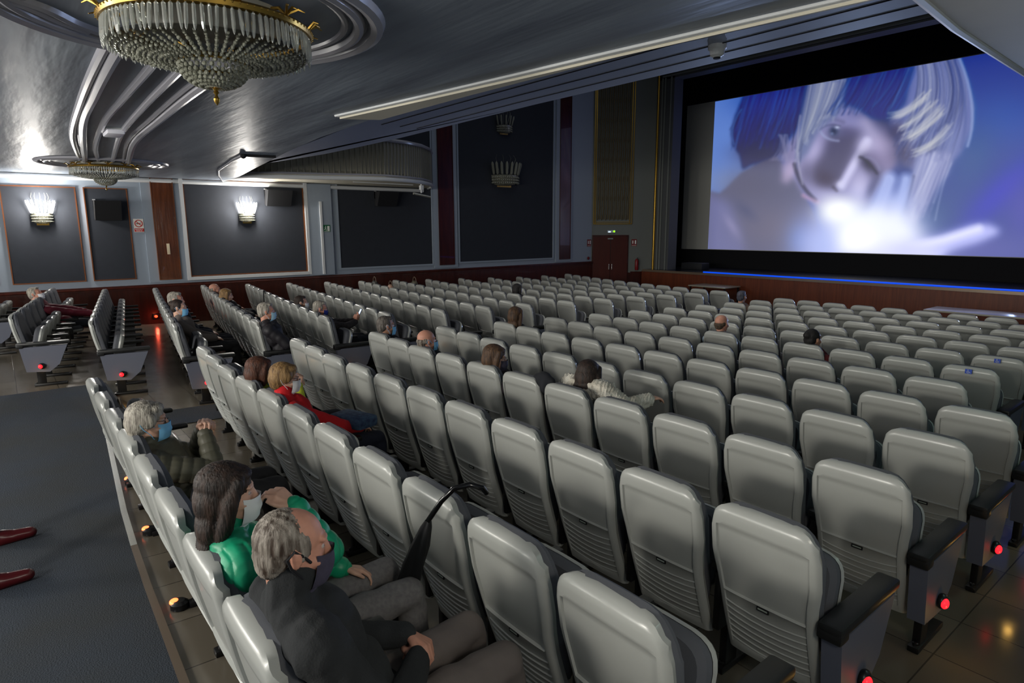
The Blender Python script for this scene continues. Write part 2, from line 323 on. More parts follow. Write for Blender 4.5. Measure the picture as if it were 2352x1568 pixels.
# stage box
mb = MB(); mb.box((XL, 22.6, -.5), (XR, 22.9, 9.2)); mb.box((-17.4, 19.9, -.5), (-16.9, 22.6, 9.2)); mb.box((1.2, 19.9, -.5), (1.7, 22.6, 9.2)); mb.box((-17.4, 19.9, 9.0), (1.7, 22.9, 9.2)); struct(mb, 'wall_stage_rear', M_BLACK)
mb = MB(); mb.box((-15.4, 19.0, -.5), (XL+XR+15.4, 22.8, .56)); struct(mb, 'floor', mat('stage_floor_black', (24, 26, 34), .25))
n += 1; mb = MB(); mb.box((-15.45, 18.95, -.6), (XL+XR+15.45, 19.0, .50)); struct(mb, 'trim_%d' % n, M_STAGEWOOD)
n += 1; mb = MB(); mb.tube([(-11.9, 18.95, .53), (XL+XR+12, 18.95, .53)], .018, 8); mb.box((-15.4, 18.93, .48), (XL+XR+15.4, 18.99, .56)); struct(mb, 'trim_%d' % n, mat('chrome_stage_edge', (170, 150, 130), .2, .7), True)
mb = MB(); mb.tube([(x, 19.04, .575) for x in np.linspace(-12.8, -3.6, 30)], .028, 8)  # emissive tube standing in for the screen's blue reflection on the stage
tag(mb.obj('screen_reflection', mat('blue_reflection_glow', (10, 60, 200), .4, emit=(6, 84, 255), strength=.75)), 'thin blue reflection of the screen along the stage edge', 'light')
# loudspeaker on stage left
mb = MB(); mb.box((-14.5, 20.1, .56), (-13.6, 20.6, .80), bev=.02); tag(mb.obj('stage_monitor', mat('black_speaker_box', (30, 32, 36), .5)), 'low black loudspeaker lying on stage left of the screen', 'speaker')
# ================================================================= door, signs
t = MB(); t.box((.02, 0, -.6), (1.40, .04, 1.84), TS); d1 = tag(t.obj('door_1', M_REDWOOD, smooth=False), kind='structure')
for a in ((.06, .70), (.73, 1.36)):
    mb = MB(); mb.box((a[0], .04, -.4), (a[1], .065, 1.78), TS); mb.obj('door_leaf', mat('dark_red_door', (80, 34, 26), .35, noise=(3, .4), stretch=(2, 2, .3)), d1, smooth=False)
for x in (.66, .77):
    mb = MB(); mb.tube([TS @ Vector((x, .07, .55)), TS @ Vector((x, .11, .55)), TS @ Vector((x, .11, .75)), TS @ Vector((x, .07, .75))], .014, 6); mb.obj('door_handle', M_STEEL, d1)
mb = MB(); mb.box((.60, .065, 1.68), (.80, .10, 1.73), TS); mb.obj('door_closer', M_STEEL, d1, smooth=False)
def board(name, label, T, w_, h_, rgb, cat='sign', d=.012):
    mb = MB(); mb.box((-w_/2, 0, 0), (w_/2, d, h_), T); return tag(mb.obj(name, mat('signboard_%d_%d_%d' % rgb, rgb, .5), smooth=False), label, cat)
def sub(name, parent, fn, rgb, em=None, st=1.):
    mb = MB(); fn(mb); return mb.obj(name, mat('sign_ink_%d_%d_%d' % rgb + ('_lit' if em else ''), rgb, .5, emit=em, strength=st), parent, smooth=False)
def TL(y, z, x=XL+.02):  # sign frame on the left wall: local x -> +Y, local y -> +X
    return Matrix(((0, 1, 0, x), (1, 0, 0, y), (0, 0, 1, z), (0, 0, 0, 1)))
RED, WH, GR, BK = (190, 40, 36), (235, 235, 230), (20, 104, 62), (20, 20, 20)
# no smoking sign
T = TL(2.61, 2.07); s1 = board('no_smoking_sign', 'white no smoking sign with red circle beside the wooden column', T, .20, .30, (236, 232, 224))
def f(mb):
    c = [(.075*math.cos(a), .013, .195+.075*math.sin(a)) for a in np.linspace(0, 2*pi, 28, endpoint=False)]
    mb.tube(c, .009, 6, T, closed=True); mb.tube([(-.05, .013, .245), (.05, .013, .145)], .008, 6, T)
sub('red_ring', s1, f, RED)
sub('cigarette', s1, lambda mb: (mb.box((-.05, .012, .185), (.035, .016, .20), T), mb.tube([(.04, .013, .20), (.045, .013, .215), (.035, .013, .225)], .003, 5, T)), BK)
sub('red_band', s1, lambda mb: mb.box((-.095, .012, .01), (.095, .015, .085), T), RED)
sub('text_lines', s1, lambda mb: [mb.box((x, .015, z), (x+w2, .017, z+.016), T) for z, ws in ((.052, (-.08, -.05, -.02, .01, .045)), (.022, (-.06, -.03, .0, .035))) for x, w2 in [(x_, .022) for x_ in ws]], WH)
# green exit sign
T = TL(7.08, 2.04, XL+.10); s2 = board('exit_sign', 'green emergency exit sign with running figure on the white edged pilaster', T, .19, .19, GR)
sub('door_pictogram', s2, lambda mb: (mb.box((.01, .012, .03), (.075, .015, .16), T), mb.box((-.085, .012, .012), (.08, .015, .022), T)), WH)
sub('running_figure', s2, lambda mb: (mb.sphere((-.035, .014, .15), (.012, .004, .012), 8, 6, T), mb.tube([(-.04, .014, .13), (-.045, .014, .09), (-.07, .014, .07), (-.08, .014, .05)], .007, 5, T), mb.tube([(-.045, .014, .09), (-.02, .014, .065), (-.025, .014, .035)], .007, 5, T), mb.tube([(-.07, .014, .115), (-.04, .014, .125), (-.015, .014, .10)], .005, 5, T)), WH)
# illuminated exit light over the door
TE = TS @ Matrix.Translation((.74, .0, 1.93)); s3 = board('exit_light', 'small lit emergency light above the dark red double door', TE, .30, .09, (200, 215, 225), 'light', .05)
sub('green_lamp', s3, lambda mb: mb.sphere((.10, .055, .045), (.035, .012, .035), 10, 6, TE), (120, 220, 20), (150, 255, 10), 1.6)
sub('white_lamp', s3, lambda mb: mb.box((-.12, .05, .01), (-.03, .058, .05), TE), (240, 250, 255), (220, 240, 255), 1.0)
for x, nm in ((-.0, 'left'), (1.72, 'right')):
    T = TS @ Matrix.Translation((1.62 if nm == 'right' else 0, 0, 1.42)) if nm == 'right' else TL(17.45, 1.42, XL+.01)
    s = board('fire_equipment_sign', 'red fire equipment sign %s of the dark red double door' % nm, T, .20, .26, (120, 26, 30))
    sub('extinguisher_pictogram', s, lambda mb: (mb.box((-.07, .012, .09), (-.03, .015, .19), T), mb.sphere((-.05, .013, .20), (.018, .004, .018), 8, 6, T), mb.box((.02, .012, .08), (.075, .015, .22), T)), WH)
    sub('text_bar', s, lambda mb: (mb.box((-.085, .012, .03), (.085, .014, .04), T), mb.box((-.085, .012, .012), (.085, .014, .02), T)), (225, 200, 190))
# fire hose / extinguisher right of the door
e = thing('fire_extinguisher', 'red fire extinguisher hanging between the door and the gold column', 'fire extinguisher', TS @ Vector((1.72, .10, .52)), 0)
MB().lathe([(.06, 0), (.07, .03), (.07, .34), (.05, .40), (.02, .43)], 14).obj('cylinder_body', mat('extinguisher_red', (130, 30, 34), .3), e)
MB().tube([(0, 0, .43), (0, 0, .47), (.05, 0, .48)], .012, 6).obj('valve', M_STEEL, e)
MB().tube([(.03, 0, .46), (.09, 0, .40), (.09, 0, .2)], .008, 6).obj('hose', M_BLACK, e)
mb = MB(); mb.sphere(TL(17.4, .98) @ Vector((0, .02, 0)), (.03, .06, .06), 10, 8); tag(mb.obj('alarm_button', mat('alarm_red', (110, 30, 36), .4)), 'small round red alarm bell left of the double door', 'alarm')
# ---- tables before the stage
for (xa, xb, ya, yb, lab) in ((-12.6, -11.2, 17.9, 18.8, 'low pale table before the stage in front of the centre aisle'), (-5.2, -2.6, 16.6, 17.5, 'long pale table before the stage at the right')):
    z = floor_z(17)+.62; t = thing('table', lab, 'table', ((xa+xb)/2, (ya+yb)/2, floor_z(17)), 0); hx, hy = (xb-xa)/2, (yb-ya)/2
    mb = MB(); mb.box((-hx, -hy, .58), (hx, hy, .62), bev=.008); mb.obj('table_top', mat('pale_laminate', (170, 165, 150), .25), t)
    for sx in (-1, 1):
        for sy in (-1, 1): MB().box((sx*(hx-.06)-.02, sy*(hy-.06)-.02, 0), (sx*(hx-.06)+.02, sy*(hy-.06)+.02, .58)).obj('leg', M_BLACK, t, smooth=False)
# wall loudspeakers (tilted boxes)
M_SPK = mat('black_speaker_cloth', (24, 25, 28), .7)
for y, z, w_, h_, lab in ((2.02, 2.33, .50, .42, 'black wall loudspeaker on the narrow charcoal panel'), (5.8, 2.70, .62, .40, 'black wall loudspeaker right of the lit sconce on the white framed panel'), (8.9, 2.75, .62, .40, 'dark wall loudspeaker on the panel below the side balcony')):
    t = thing('wall_speaker', lab, 'speaker', (XL+.02, y, z), 0)
    MB().add([(.16, -w_/2, 0), (.16, w_/2, 0), (.34, w_/2, h_), (.34, -w_/2, h_), (.0, -w_/2, .03), (.0, w_/2, .03), (.0, w_/2, h_+.02), (.0, -w_/2, h_+.02)], [(0, 1, 2, 3), (7, 6, 5, 4), (0, 4, 5, 1), (3, 2, 6, 7), (1, 5, 6, 2), (0, 3, 7, 4)]).obj('cabinet', M_SPK, t, smooth=False)
    MB().box((0, -w_/2+.05, h_*.55), (.05, -w_/2, h_+.04)).obj('bracket', mat('speaker_bracket', (150, 152, 156), .4), t, smooth=False)
# bracket camera below the side balcony
t = thing('bracket_spotlight', 'small white bracket lamp hanging below the curved side balcony', 'lamp', (-14.95, 9.05, 3.28), 0)
MB().tube([(0, 0, .02), (0, 0, -.22)], .02, 8).obj('stem', M_WHITE, t); MB().box((-.05, -.04, -.14), (.05, .05, -.02), bev=.01).obj('housing', M_WHITE, t)
MB().tube([(0, -.25, -.24), (0, .28, -.32)], .03, 8).obj('lamp_bar', M_STEEL, t)
MB().tube([(-.12, -1.9, -.0), (.0, -.25, -.02)], .012, 6).obj('cable', M_WHITE, t)
# detectors on the ceilings
t = thing('smoke_detector', 'white dome detector on the slatted bluish board', 'detector', (-3.2, 4.8, 3.6), 0)
MB().lathe([(.075, 0), (.075, -.03), (.06, -.045), (.055, -.08), (.03, -.095)], 18).obj('dome', M_WHITE, t); MB().lathe([(.03, -.09), (.028, -.105)], 12).obj('sensor', M_BLACK, t)
t = thing('emergency_light', 'small white emergency light on the ceiling between the two chandeliers', 'light', (-9.04, 1.25, Z1), 0)
MB().box((-.2, -.09, -.07), (.2, .09, 0), bev=.02).obj('diffuser', mat('frosted_diffuser', (225, 225, 235), .3), t); MB().box((-.22, -.10, -.02), (.22, .10, .002)).obj('base', M_WHITE, t, smooth=False)
# curved conduit on the soffit near the front edge
mb = MB(); mb.tube([(-10.7, 3.22, Z1-.02), (-11.6, 3.3, Z1-.02), (-12.36, 3.42, Z1-.02), (-13.6, 3.6, Z1-.02), (-14.88, 3.93, Z1-.02), (-16.7, 4.5, Z1-.02)], .018, 6)
tag(mb.obj('conduit', M_GREYMOULD), 'curved grey conduit on the ceiling near the side balcony', 'conduit')
mb = MB(); mb.tube([(-10.7, 3.22, Z1-.02), (-10.6, 3.7, Z1-.02)], .02, 6); mb.sphere((-10.7, 3.22, Z1-.02), .05, 8, 6); tag(mb.obj('junction_box', M_BLACK), 'small dark junction box and pipe on the ceiling edge', 'junction box')
NTRIM = n
# ================================================================= seats
M_SHELL = mat('light_grey_seat_shell', (160, 162, 158), .26, bump=(60, .04, .002))
M_PAD = mat('charcoal_seat_fabric', (82, 84, 90), .9, bump=(260, .2, .002))
M_ARM = mat('black_armrest_rubber', (26, 27, 28), .38)
M_IRON = mat('black_seat_iron', (18, 18, 19), .35)
M_ENDP = mat('blue_grey_end_panel', (88, 92, 106), .55)
M_REDL = mat('red_aisle_lamp', (255, 40, 40), .3, emit=(255, 20, 30), strength=3.5)
def hw(z):      # half width of the back shell by height
    pts = [(.2, .225), (.55, .228), (.66, .238), (.74, .252), (.90, .250), (1.0, .236)]
    for (a, b), (c, d) in zip(pts, pts[1:]):
        if z <= c: return b + (d-b)*max(0, (z-a)/(c-a))
    return .236
def yb(z): return .20*((1-z)/.8) + .03*math.sin(pi*(1-z)/.8)*-1
def shell_mesh():
    mb = MB(); U = [-1, -.985, -.95, -.90, -.86, -.845, -.83, -.72, -.6, -.3, 0, .3, .6, .72, .83, .845, .86, .90, .95, .985, 1]
    V = [.2, .215, .24, .245]; gro = [.27+.037*k for k in range(7)]
    rows = [(.2, 0, 0), (.215, 0, 0), (.242, 0, 0)]
    for g in gro: rows += [(g-.004, 1, 0), (g, 1, 1), (g+.004, 1, 0), (g+.018, 1, 0)]
    rows += [(.545, 0, 0), (.556, 0, 2), (.562, 0, 0), (.60, 0, 0), (.65, 0, 0), (.70, 0, 0), (.75, 0, 0), (.82, 0, 0), (.87, 0, 0), (.893, 0, 0), (.905, 0, 3), (.92, 0, 3), (.95, 0, 3), (.975, 0, 3), (.99, 0, 3), (1.0, 0, 3)]
    back = []; 
    for z, cv, kind in rows:
        r = []
        for u in U:
            zz = z - (.03*(1-u*u) - .012)*cv - (.055*max(0., (abs(u)-.68)/.32)**2.2 + .010*u*u)*min(1, max(0, (z-.80)/.18))
            a = abs(u); w_ = hw(min(z, 1))
            y = yb(zz) - .012*(1-a**3)          # gentle bulge backwards
            y += .022*max(0, (a-.9)/.1)**2       # rim rolls forward
            if z > .96: y += .035*((z-.96)/.04)**2*(1-.9*a**5)
            inset = 1. if (a < .84 and .243 < z < .90) else 0.
            if inset: y += .007
            if a < .84 and kind == 1: y += -.006
            if a < .84 and kind == 2: y += -.010
            if .556 < z < .90 and a < .84: y += .004
            r.append((u*w_, y, zz))
        back.append(r)
    mb.grid(back, flip=False)
    front = [[(x*.96, y+.03 if abs(x) < .9*hw(z) else y+.025, z) for x, y, z in r] for r in back]
    mb.grid(front, flip=True)
    # close the edges
    for k in range(len(back)-1):
        for j in (0, -1):
            mb.add([back[k][j], back[k+1][j], front[k+1][j], front[k][j]], [(0, 1, 2, 3) if j == 0 else (3, 2, 1, 0)])
    for k in (0, -1):
        for j in range(len(U)-1): mb.add([back[k][j], back[k][j+1], front[k][j+1], front[k][j]], [(0, 3, 2, 1) if k == 0 else (0, 1, 2, 3)])
    bm = bmesh.new(); me = mb.mesh('back_shell', M_SHELL); bm.from_mesh(me); bmesh.ops.remove_doubles(bm, verts=bm.verts, dist=1e-5); bmesh.ops.recalc_face_normals(bm, faces=bm.faces); bm.to_mesh(me); bm.free()
    me.set_sharp_from_angle(angle=math.radians(42)); return me
def pad_mesh():
    mb = MB(); rows = []
    for s_, (dy, k) in enumerate([(.034, .93), (.075, .975), (.098, .94), (.105, .85)]):
        r = []
        N = 32
        for i in range(N):
            a = 2*pi*i/N; ca, sa = math.cos(a), math.sin(a); e = .38
            x = math.copysign(abs(ca)**e, ca); z = math.copysign(abs(sa)**e, sa)
            zz = .665 + .345*z*(k if z < 0 else (k*.5+.5 if s_ < 2 else k)); zz = min(zz, 1.004) - (.045*max(0., (abs(x)-.6)/.4)**2.2 if zz > .85 else 0)
            r.append((x*hw(min(.99, max(.3, zz)))*k*1.0, yb(zz)+dy, zz))
        rows.append(r)
    mb.grid(rows, wrap=True, flip=True); mb.add(rows[-1], [tuple(range(32))[::-1]]); mb.add(rows[0], [tuple(range(32))])
    me = mb.mesh('backrest', M_PAD); bm = bmesh.new(); bm.from_mesh(me); bmesh.ops.recalc_face_normals(bm, faces=bm.faces); bm.to_mesh(me); bm.free(); return me
def pan_mesh(folded):
    mb = MB(); T = Matrix.Translation((0, .24, .40)) @ Matrix.Rotation(math.radians(76 if folded else 3), 4, 'X')
    def ring(k, z, yo=0):
        r = []
        for i in range(28):
            a = 2*pi*i/28; ca, sa = math.cos(a), math.sin(a); e = .45
            r.append((math.copysign(abs(ca)**e, ca)*.222*k, .20+yo+math.copysign(abs(sa)**e, sa)*.20*k, z))
        return r
    mb.cur = 0; R = [ring(.8, -.055), ring(.96, -.045), ring(1.02, -.02), ring(1.0, 0.0)]; mb.grid(R, T, wrap=True); mb.add(R[0], [tuple(range(28))[::-1]], T)
    mb.cur = 1; R = [ring(.99, 0.0), ring(.99, .035), ring(.9, .06)]; mb.grid(R, T, wrap=True); mb.add(R[-1], [tuple(range(28))], T)
    me = mb.mesh('seat_pan', [M_SHELL, M_PAD]); return me
ME = dict(shell=shell_mesh(), pad=pad_mesh(), pan=pan_mesh(True), pan_down=pan_mesh(False))
mb = MB(); mb.box((-.032, .14, .585), (.032, .60, .622), bev=.014); ME['arm'] = mb.mesh('armrest', M_ARM)
mb = MB(); mb.box((-.02, .24, .03), (.02, .34, .60), bev=.005); mb.box((-.028, .20, -.0), (.028, .58, .035), bev=.008); mb.box((-.018, .16, .26), (.018, .5, .56), bev=.006)
mb.lathe([(.016, .035), (.016, .048), (.008, .052)], 8, Matrix.Translation((0, .235, 0))); ME['leg'] = mb.mesh('support_leg', M_IRON)
mb = MB(); mb.box((-.05, .06, .575), (.05, .66, .622), bev=.016); mb.box((-.05, .06, .55), (.05, .14, .60), bev=.01); ME['endarm'] = mb.mesh('end_armrest', M_ARM)
mb = MB(); T = Matrix(((0, 0, 1, -.035), (1, 0, 0, 0), (0, 1, 0, 0), (0, 0, 0, 1)))
mb.poly([(.09, .56), (.14, .22), (.40, .20), (.52, .30), (.63, .56)][::-1], -.006, .076, T); ME['endpanel'] = mb.mesh('end_panel', M_ENDP, False)
mb = MB(); mb.sphere((.058, .32, .29), (.028, .042, .042), 12, 8); ME['lamphouse'] = mb.mesh('lamp_housing', M_IRON)
mb = MB(); mb.sphere((.074, .305, .29), (.020, .028, .028), 12, 8); ME['lamp'] = mb.mesh('aisle_lamp', M_REDL)
mb = MB(); mb.box((-.028, yb(.535)-.012, .528), (.028, yb(.54)-.004, .548)); mb.cur = 1; mb.box((-.022, yb(.535)-.0135, .535), (.022, yb(.535)-.011, .541)); ME['plate'] = mb.mesh('number_plate', [M_BLACK, mat('plate_print', (150, 160, 150), .5)], False)
def part(parent, key, name=None, x=0, mesh=None):
    o = bpy.data.objects.new(name or ME[key].name, ME[key]); COL.objects.link(o); o.parent = parent; o.location = (x, 0, 0); return o
ORD = 'first second third fourth fifth sixth seventh eighth ninth tenth eleventh twelfth thirteenth fourteenth fifteenth sixteenth'.split()
SEATS = {}
def seat(key, x, y, rz, label, group, occ=False, right_end=False, left_end=False, plate=False, lamp_=False, sx=1.):
    t = thing('cinema_chair', label, 'seat', (x, y, floor_z(y+.3)), rz, group, sx)
    part(t, 'shell'); part(t, 'pad'); part(t, 'pan_down' if occ else 'pan', 'seat_pan')
    if left_end:
        part(t, 'leg', x=-.275); part(t, 'arm', x=-.275)
    if right_end:
        part(t, 'leg', x=.275); part(t, 'endarm', x=.29)
        p = part(t, 'endpanel', x=.29)
        if lamp_:
            l = part(t, 'lamphouse', x=.29); o = bpy.data.objects.new('aisle_lamp', ME['lamp']); COL.objects.link(o); o.parent = l
            lo = bpy.data.lights.new('aisle_glow', 'POINT'); lo.energy = .28; lo.color = (1, .55, .12); lo.shadow_soft_size = .02
            q = bpy.data.objects.new('aisle_glow', lo); COL.objects.link(q); q.parent = t; q.location = (.47, .30, .2)
    if not right_end: part(t, 'leg', x=.275); part(t, 'arm', x=.275)
    if plate: part(t, 'plate')
    SEATS[key] = (x, y, rz); return t
OCC = {('R', 0, 8): 1}
XE = -1.249
def occ_right(i, c):  # c counted from the right-hand end of the full grid
    return (i, c) in {(0, 1), (0, 2), (0, 5), (1, 7), (1, 6), (3, 8), (3, 10), (3, 6), (3, 4), (5, 10), (7, 6), (7, 4), (11, 10)}
def ytop(i): return D0 + .965*i
for i in range(14):
    c0 = 1 if i >= 6 else 0; c1 = 8 if i == 0 else 10
    for c in range(c0, c1+1):
        x = XE - .55*c; y = ytop(i) + (.04*max(0, c-8) if 0 < i else 0)
        if i == 13 and c > 10: continue
        pos = ORD[c-c0]; row = ORD[i]
        seat(('R', i, c), x, y, 0, 'light grey seat, %s from the right aisle, %s row from the back, right block' % (pos, row), 'cinema seats of the right block',
             occ_right(i, c), right_end=(c == c0), left_end=(c == c1), plate=i < 7, lamp_=(c == c0 and i in (2, 3, 4, 5)))
OL = {-2: (.2,), 1: 0}
ABC = {6: (.15, .12, .003), 7: (.1, .12, .005), 8: (.2, .07, .012), 9: (.28, .035, .019), 10: (.33, .04, .02), 11: (.4, .04, .022), 12: (.48, .04, .0225), 13: (.56, .04, .023)}
OCCL = {(-1, 4), (1, 2), (1, 3), (2, 0), (2, 8), (2, 6), (3, 1), (3, 3), (8, 3)}
for i in range(-2, 14):
    a, b, c_ = ABC.get(i, (.2, .13, .001))
    nn, x0, st = {-2: (3, -14.3, .62), -1: (8, -11.05, .64), 0: (9, -9.86, .62), 1: (11, -8.75, .60)}.get(i, (12, -8.65, .595))
    for k in range(nn):
        x = x0 - st*k; dx = -8.65 - x; sl = b + 2*c_*dx
        if i == 0: y = .84 + .14*(-9.86-x); sl = .14
        elif i == -1: y = .05 + .15*(-11.05-x); sl = .15
        elif i == -2: y = -.45 + .15*(-14.3-x); sl = .15
        else: y = ytop(i) + a + b*dx + c_*dx*dx
        seat(('L', i, k), x, y, -math.atan(sl), 'light grey seat, %s from centre aisle, %s row from back, far left block' % (ORD[k], ORD[i+2]), 'cinema seats of the left block',
             (i, k) in OCCL, right_end=(k == 0), left_end=(k == nn-1), lamp_=(k == 0 and i in (-1, 0, 1, 3)), sx=st/.55)
# wheelchair stickers on the last two seats beside the right aisle
for i in (7, 8):
    x, y, _ = SEATS[('R', i, 1)]; z = floor_z(y+.3)+.962
    mb = MB(); mb.box((-.028, -.010, -.022), (.028, .0, .022)); s = mb.obj('wheelchair_sticker', mat('sticker_blue', (30, 70, 170), .4), smooth=False, loc=(x, y-.018, z))
    tag(s, 'blue wheelchair sticker on the aisle seat of the %s row from the camera' % ORD[i], 'sticker')
    mb = MB(); mb.sphere((-.004, -.011, .015), (.004, .002, .004), 6, 5); mb.tube([(-.004, -.011, .009), (-.002, -.011, -.003), (.010, -.011, -.003), (.016, -.011, -.014)], .002, 5)
    mb.tube([(-.002+.010*math.cos(a), -.011, -.006+.010*math.sin(a)) for a in np.linspace(2.2, 5.8, 10)], .0016, 5); mb.obj('wheelchair_symbol', M_WHITE, s)
# floor lamps behind the last row
M_EMB = mat('ember_floor_lamp', (255, 90, 50), .3, emit=(255, 96, 50), strength=5)
for x, y, st, lab in ((-6.0, .67, .6, 'farthest of the three small floor lamps behind the last row'), (-4.86, .62, 2, 'middle one of the three small glowing floor lamps behind the last row'), (-3.74, .58, 3, 'nearest of the three small glowing floor lamps behind the last row')):
    t = thing('floor_lamp', lab, 'lamp', (x, y, 0), 0)
    MB().lathe([(.05, 0), (.048, .03), (.03, .045)], 14).obj('lamp_housing', M_IRON, t)
    MB().sphere((-.015, -.022, .034), (.034, .028, .016), 12, 8).obj('lamp_lens', M_EMB, t)
# ================================================================= chandeliers, wall lights, ceiling mouldings
M_GLASS = mat('cut_crystal', (235, 238, 232), .05, trans=.75, ior=1.5, spec=.8)
M_BEAD = mat('crystal_beads', (190, 192, 176), .12, trans=.35, ior=1.5, spec=1., noise=(40, .8), rgb2=(92, 92, 78))
M_BRASS = mat('old_brass', (168, 134, 62), .28, .9)
def chandelier(label, x, y):
    t = thing('crystal_chandelier', label, 'chandelier', (x, y, Z1), 0, 'crystal ceiling chandeliers')
    mb = MB(); mb.lathe([(.46, 0), (.50, -.02), (.48, -.06), (.42, -.08), (.10, -.09)], 40); mb.obj('ceiling_plate', mat('ivory_gloss_plate', (170, 168, 158), .2), t)
    mb = MB(); mb.lathe([(.575, -.10), (.61, -.085), (.625, -.10), (.615, -.125), (.58, -.13), (.575, -.10)], 64, cap=False)
    for k in range(96): a = 2*pi*k/96; mb.sphere((.622*math.cos(a), .622*math.sin(a), -.102), .008, 6, 4)
    mb.obj('brass_ring', M_BRASS, t)
    mb = MB()
    for k in range(12):
        a = 2*pi*k/12; c, s = math.cos(a), math.sin(a)
        mb.tube([(.45*c, .45*s, -.03), (.55*c, .55*s, -.04), (.60*c, .60*s, -.09)], .012, 6)
        for q in (-.05, .0, .05): mb.tube([(.60*c, .60*s, -.08), (.65*c-q*s, .65*s+q*c, -.045), (.68*c-q*1.5*s, .68*s+q*1.5*c, -.06)], [.010, .008, .003], 5)
    mb.obj('brass_leaves', M_BRASS, t)
    pm = MB(); pm.lathe([(.002, 0), (.011, -.012), (.012, -.10), (.007, -.135), (.001, -.148)], 6); me = pm.mesh('crystal_prism', M_GLASS, False)
    for k in range(96):
        a = 2*pi*k/96; o = bpy.data.objects.new('crystal_prism', me); COL.objects.link(o); o.parent = t
        o.location = (.598*math.cos(a), .598*math.sin(a), -.125); o.rotation_euler = (RNG.normal()*.05, RNG.normal()*.05, a)
    # bead strings: dish, then small bowl
    mb = MB()
    for k in range(60):
        a = 2*pi*k/60
        for j in range(15):
            f = j/14; r = .565-.40*f; z = -.255-.055*math.sin(f*pi*.5)-.012*math.sin(f*pi)
            s_ = .013 if j % 2 else .009
            if r < .26 and k % 2: continue
            mb.sphere((r*math.cos(a), r*math.sin(a), z), (s_, s_, s_*1.15), 6, 4)
    for k in range(30):
        a = 2*pi*k/30
        for j in range(8):
            f = j/7; r = .205*math.cos(f*1.3); z = -.325-.125*math.sin(f*1.5)
            mb.sphere((r*math.cos(a+.1*(j % 2)), r*math.sin(a+.1*(j % 2)), z), .0145, 6, 4)
    tag(mb.obj('bead_strings', M_BEAD, t), kind='stuff')
    mb = MB(); mb.lathe([(.59, -.24), (.55, -.27), (.35, -.292), (.20, -.305), (.2, -.298), (.35, -.28), (.55, -.255), (.585, -.235)], 48, cap=False); mb.obj('wire_dish', mat('dark_wire_frame', (48, 46, 34), .5, .5, alpha=.55), t)
    mb = MB(); mb.lathe([(.205, -.302), (.218, -.308), (.213, -.318), (.20, -.31)], 32, cap=False); mb.obj('brass_collar', M_BRASS, t)
    mb = MB(); mb.lathe([(.05, -.445), (.055, -.452), (.02, -.462), (.012, -.475), (.018, -.485), (.008, -.50), (.012, -.512), (.02, -.525), (.016, -.545), (.001, -.565)], 16); mb.obj('brass_finial', M_BRASS, t)
    t.scale = (.86, .86, .86)
    return t
chandelier('large crystal chandelier nearest, filling the top left of the view', -3.92, 1.06)
chandelier('small crystal chandelier farther off beside the left wall', -13.48, 1.66)
n = NTRIM
def ring(cx, cy, rr, n_):
    mb = MB()
    for r, h, w_ in rr: mb.tube([(cx+r*math.cos(a), cy+r*math.sin(a), Z1-h) for a in np.linspace(0, 2*pi, 64, endpoint=False)], w_, 8, closed=True)
    struct(mb, 'trim_%d' % n_, M_GREYMOULD, True)
n += 1; ring(-3.98, 1.0, ((.98, .0, .05), (.88, .01, .035), (.80, 0, .022)), n)
n += 1; ring(-13.48, 1.66, ((.98, .0, .04), (.86, .01, .03), (.78, 0, .02)), n)
def spline(pts, m=10):
    P = [Vector((*p, 0)) for p in pts]; P = [2*P[0]-P[1]] + P + [2*P[-1]-P[-2]]; out = []
    for i in range(1, len(P)-2):
        for k in range(m):
            t = k/m; a, b, c, d = P[i-1:i+3]
            out.append(.5*((2*b)+(c-a)*t+(2*a-5*b+4*c-d)*t*t+(3*b-a-3*c+d)*t**3))
    return out + [P[-2]]
BD = [[(-13.04, 1.27), (-9.85, .91), (-7.1, .76), (-5.04, .70), (-4.7, .72)], [(-13.24, 1.36), (-8.9, .93), (-6.69, .82), (-5.08, .77), (-4.7, .79)], [(-13.1, 1.54), (-11.14, 1.29), (-8.49, 1.09), (-6.87, 1.05), (-5.52, 1.03), (-4.8, 1.0)],
      [(-13.21, 1.76), (-11, 1.53), (-9.06, 1.35), (-7.05, 1.26), (-5.65, 1.22), (-4.8, 1.2)], [(-13.05, 1.97), (-9.96, 1.61), (-7.81, 1.52), (-5.95, 1.47), (-4.8, 1.5)]]
for i, b in enumerate(BD):
    n += 1; mb = MB(); r = (.035, .05, .035, .035, .05)[i]
    mb.tube([(p.x, p.y, Z1) for p in spline(b)], r, 8)
    if i in (0, 4): mb.tube([(p.x, p.y+(.07 if i == 0 else -.075), Z1) for p in spline(b)], r*.5, 8)
    struct(mb, 'trim_%d' % n, M_GREYMOULD, True)
for q in (0, .09, .2):
    n += 1; mb = MB(); mb.tube([(p.x, p.y, Z1) for p in spline([(-4.68, .66-q), (-4.55, .5-q*.8), (-4.3, .28-q), (-4.1, -.2), (-4.3, -1.2-q)])], .035, 8); struct(mb, 'trim_%d' % n, M_GREYMOULD, True)
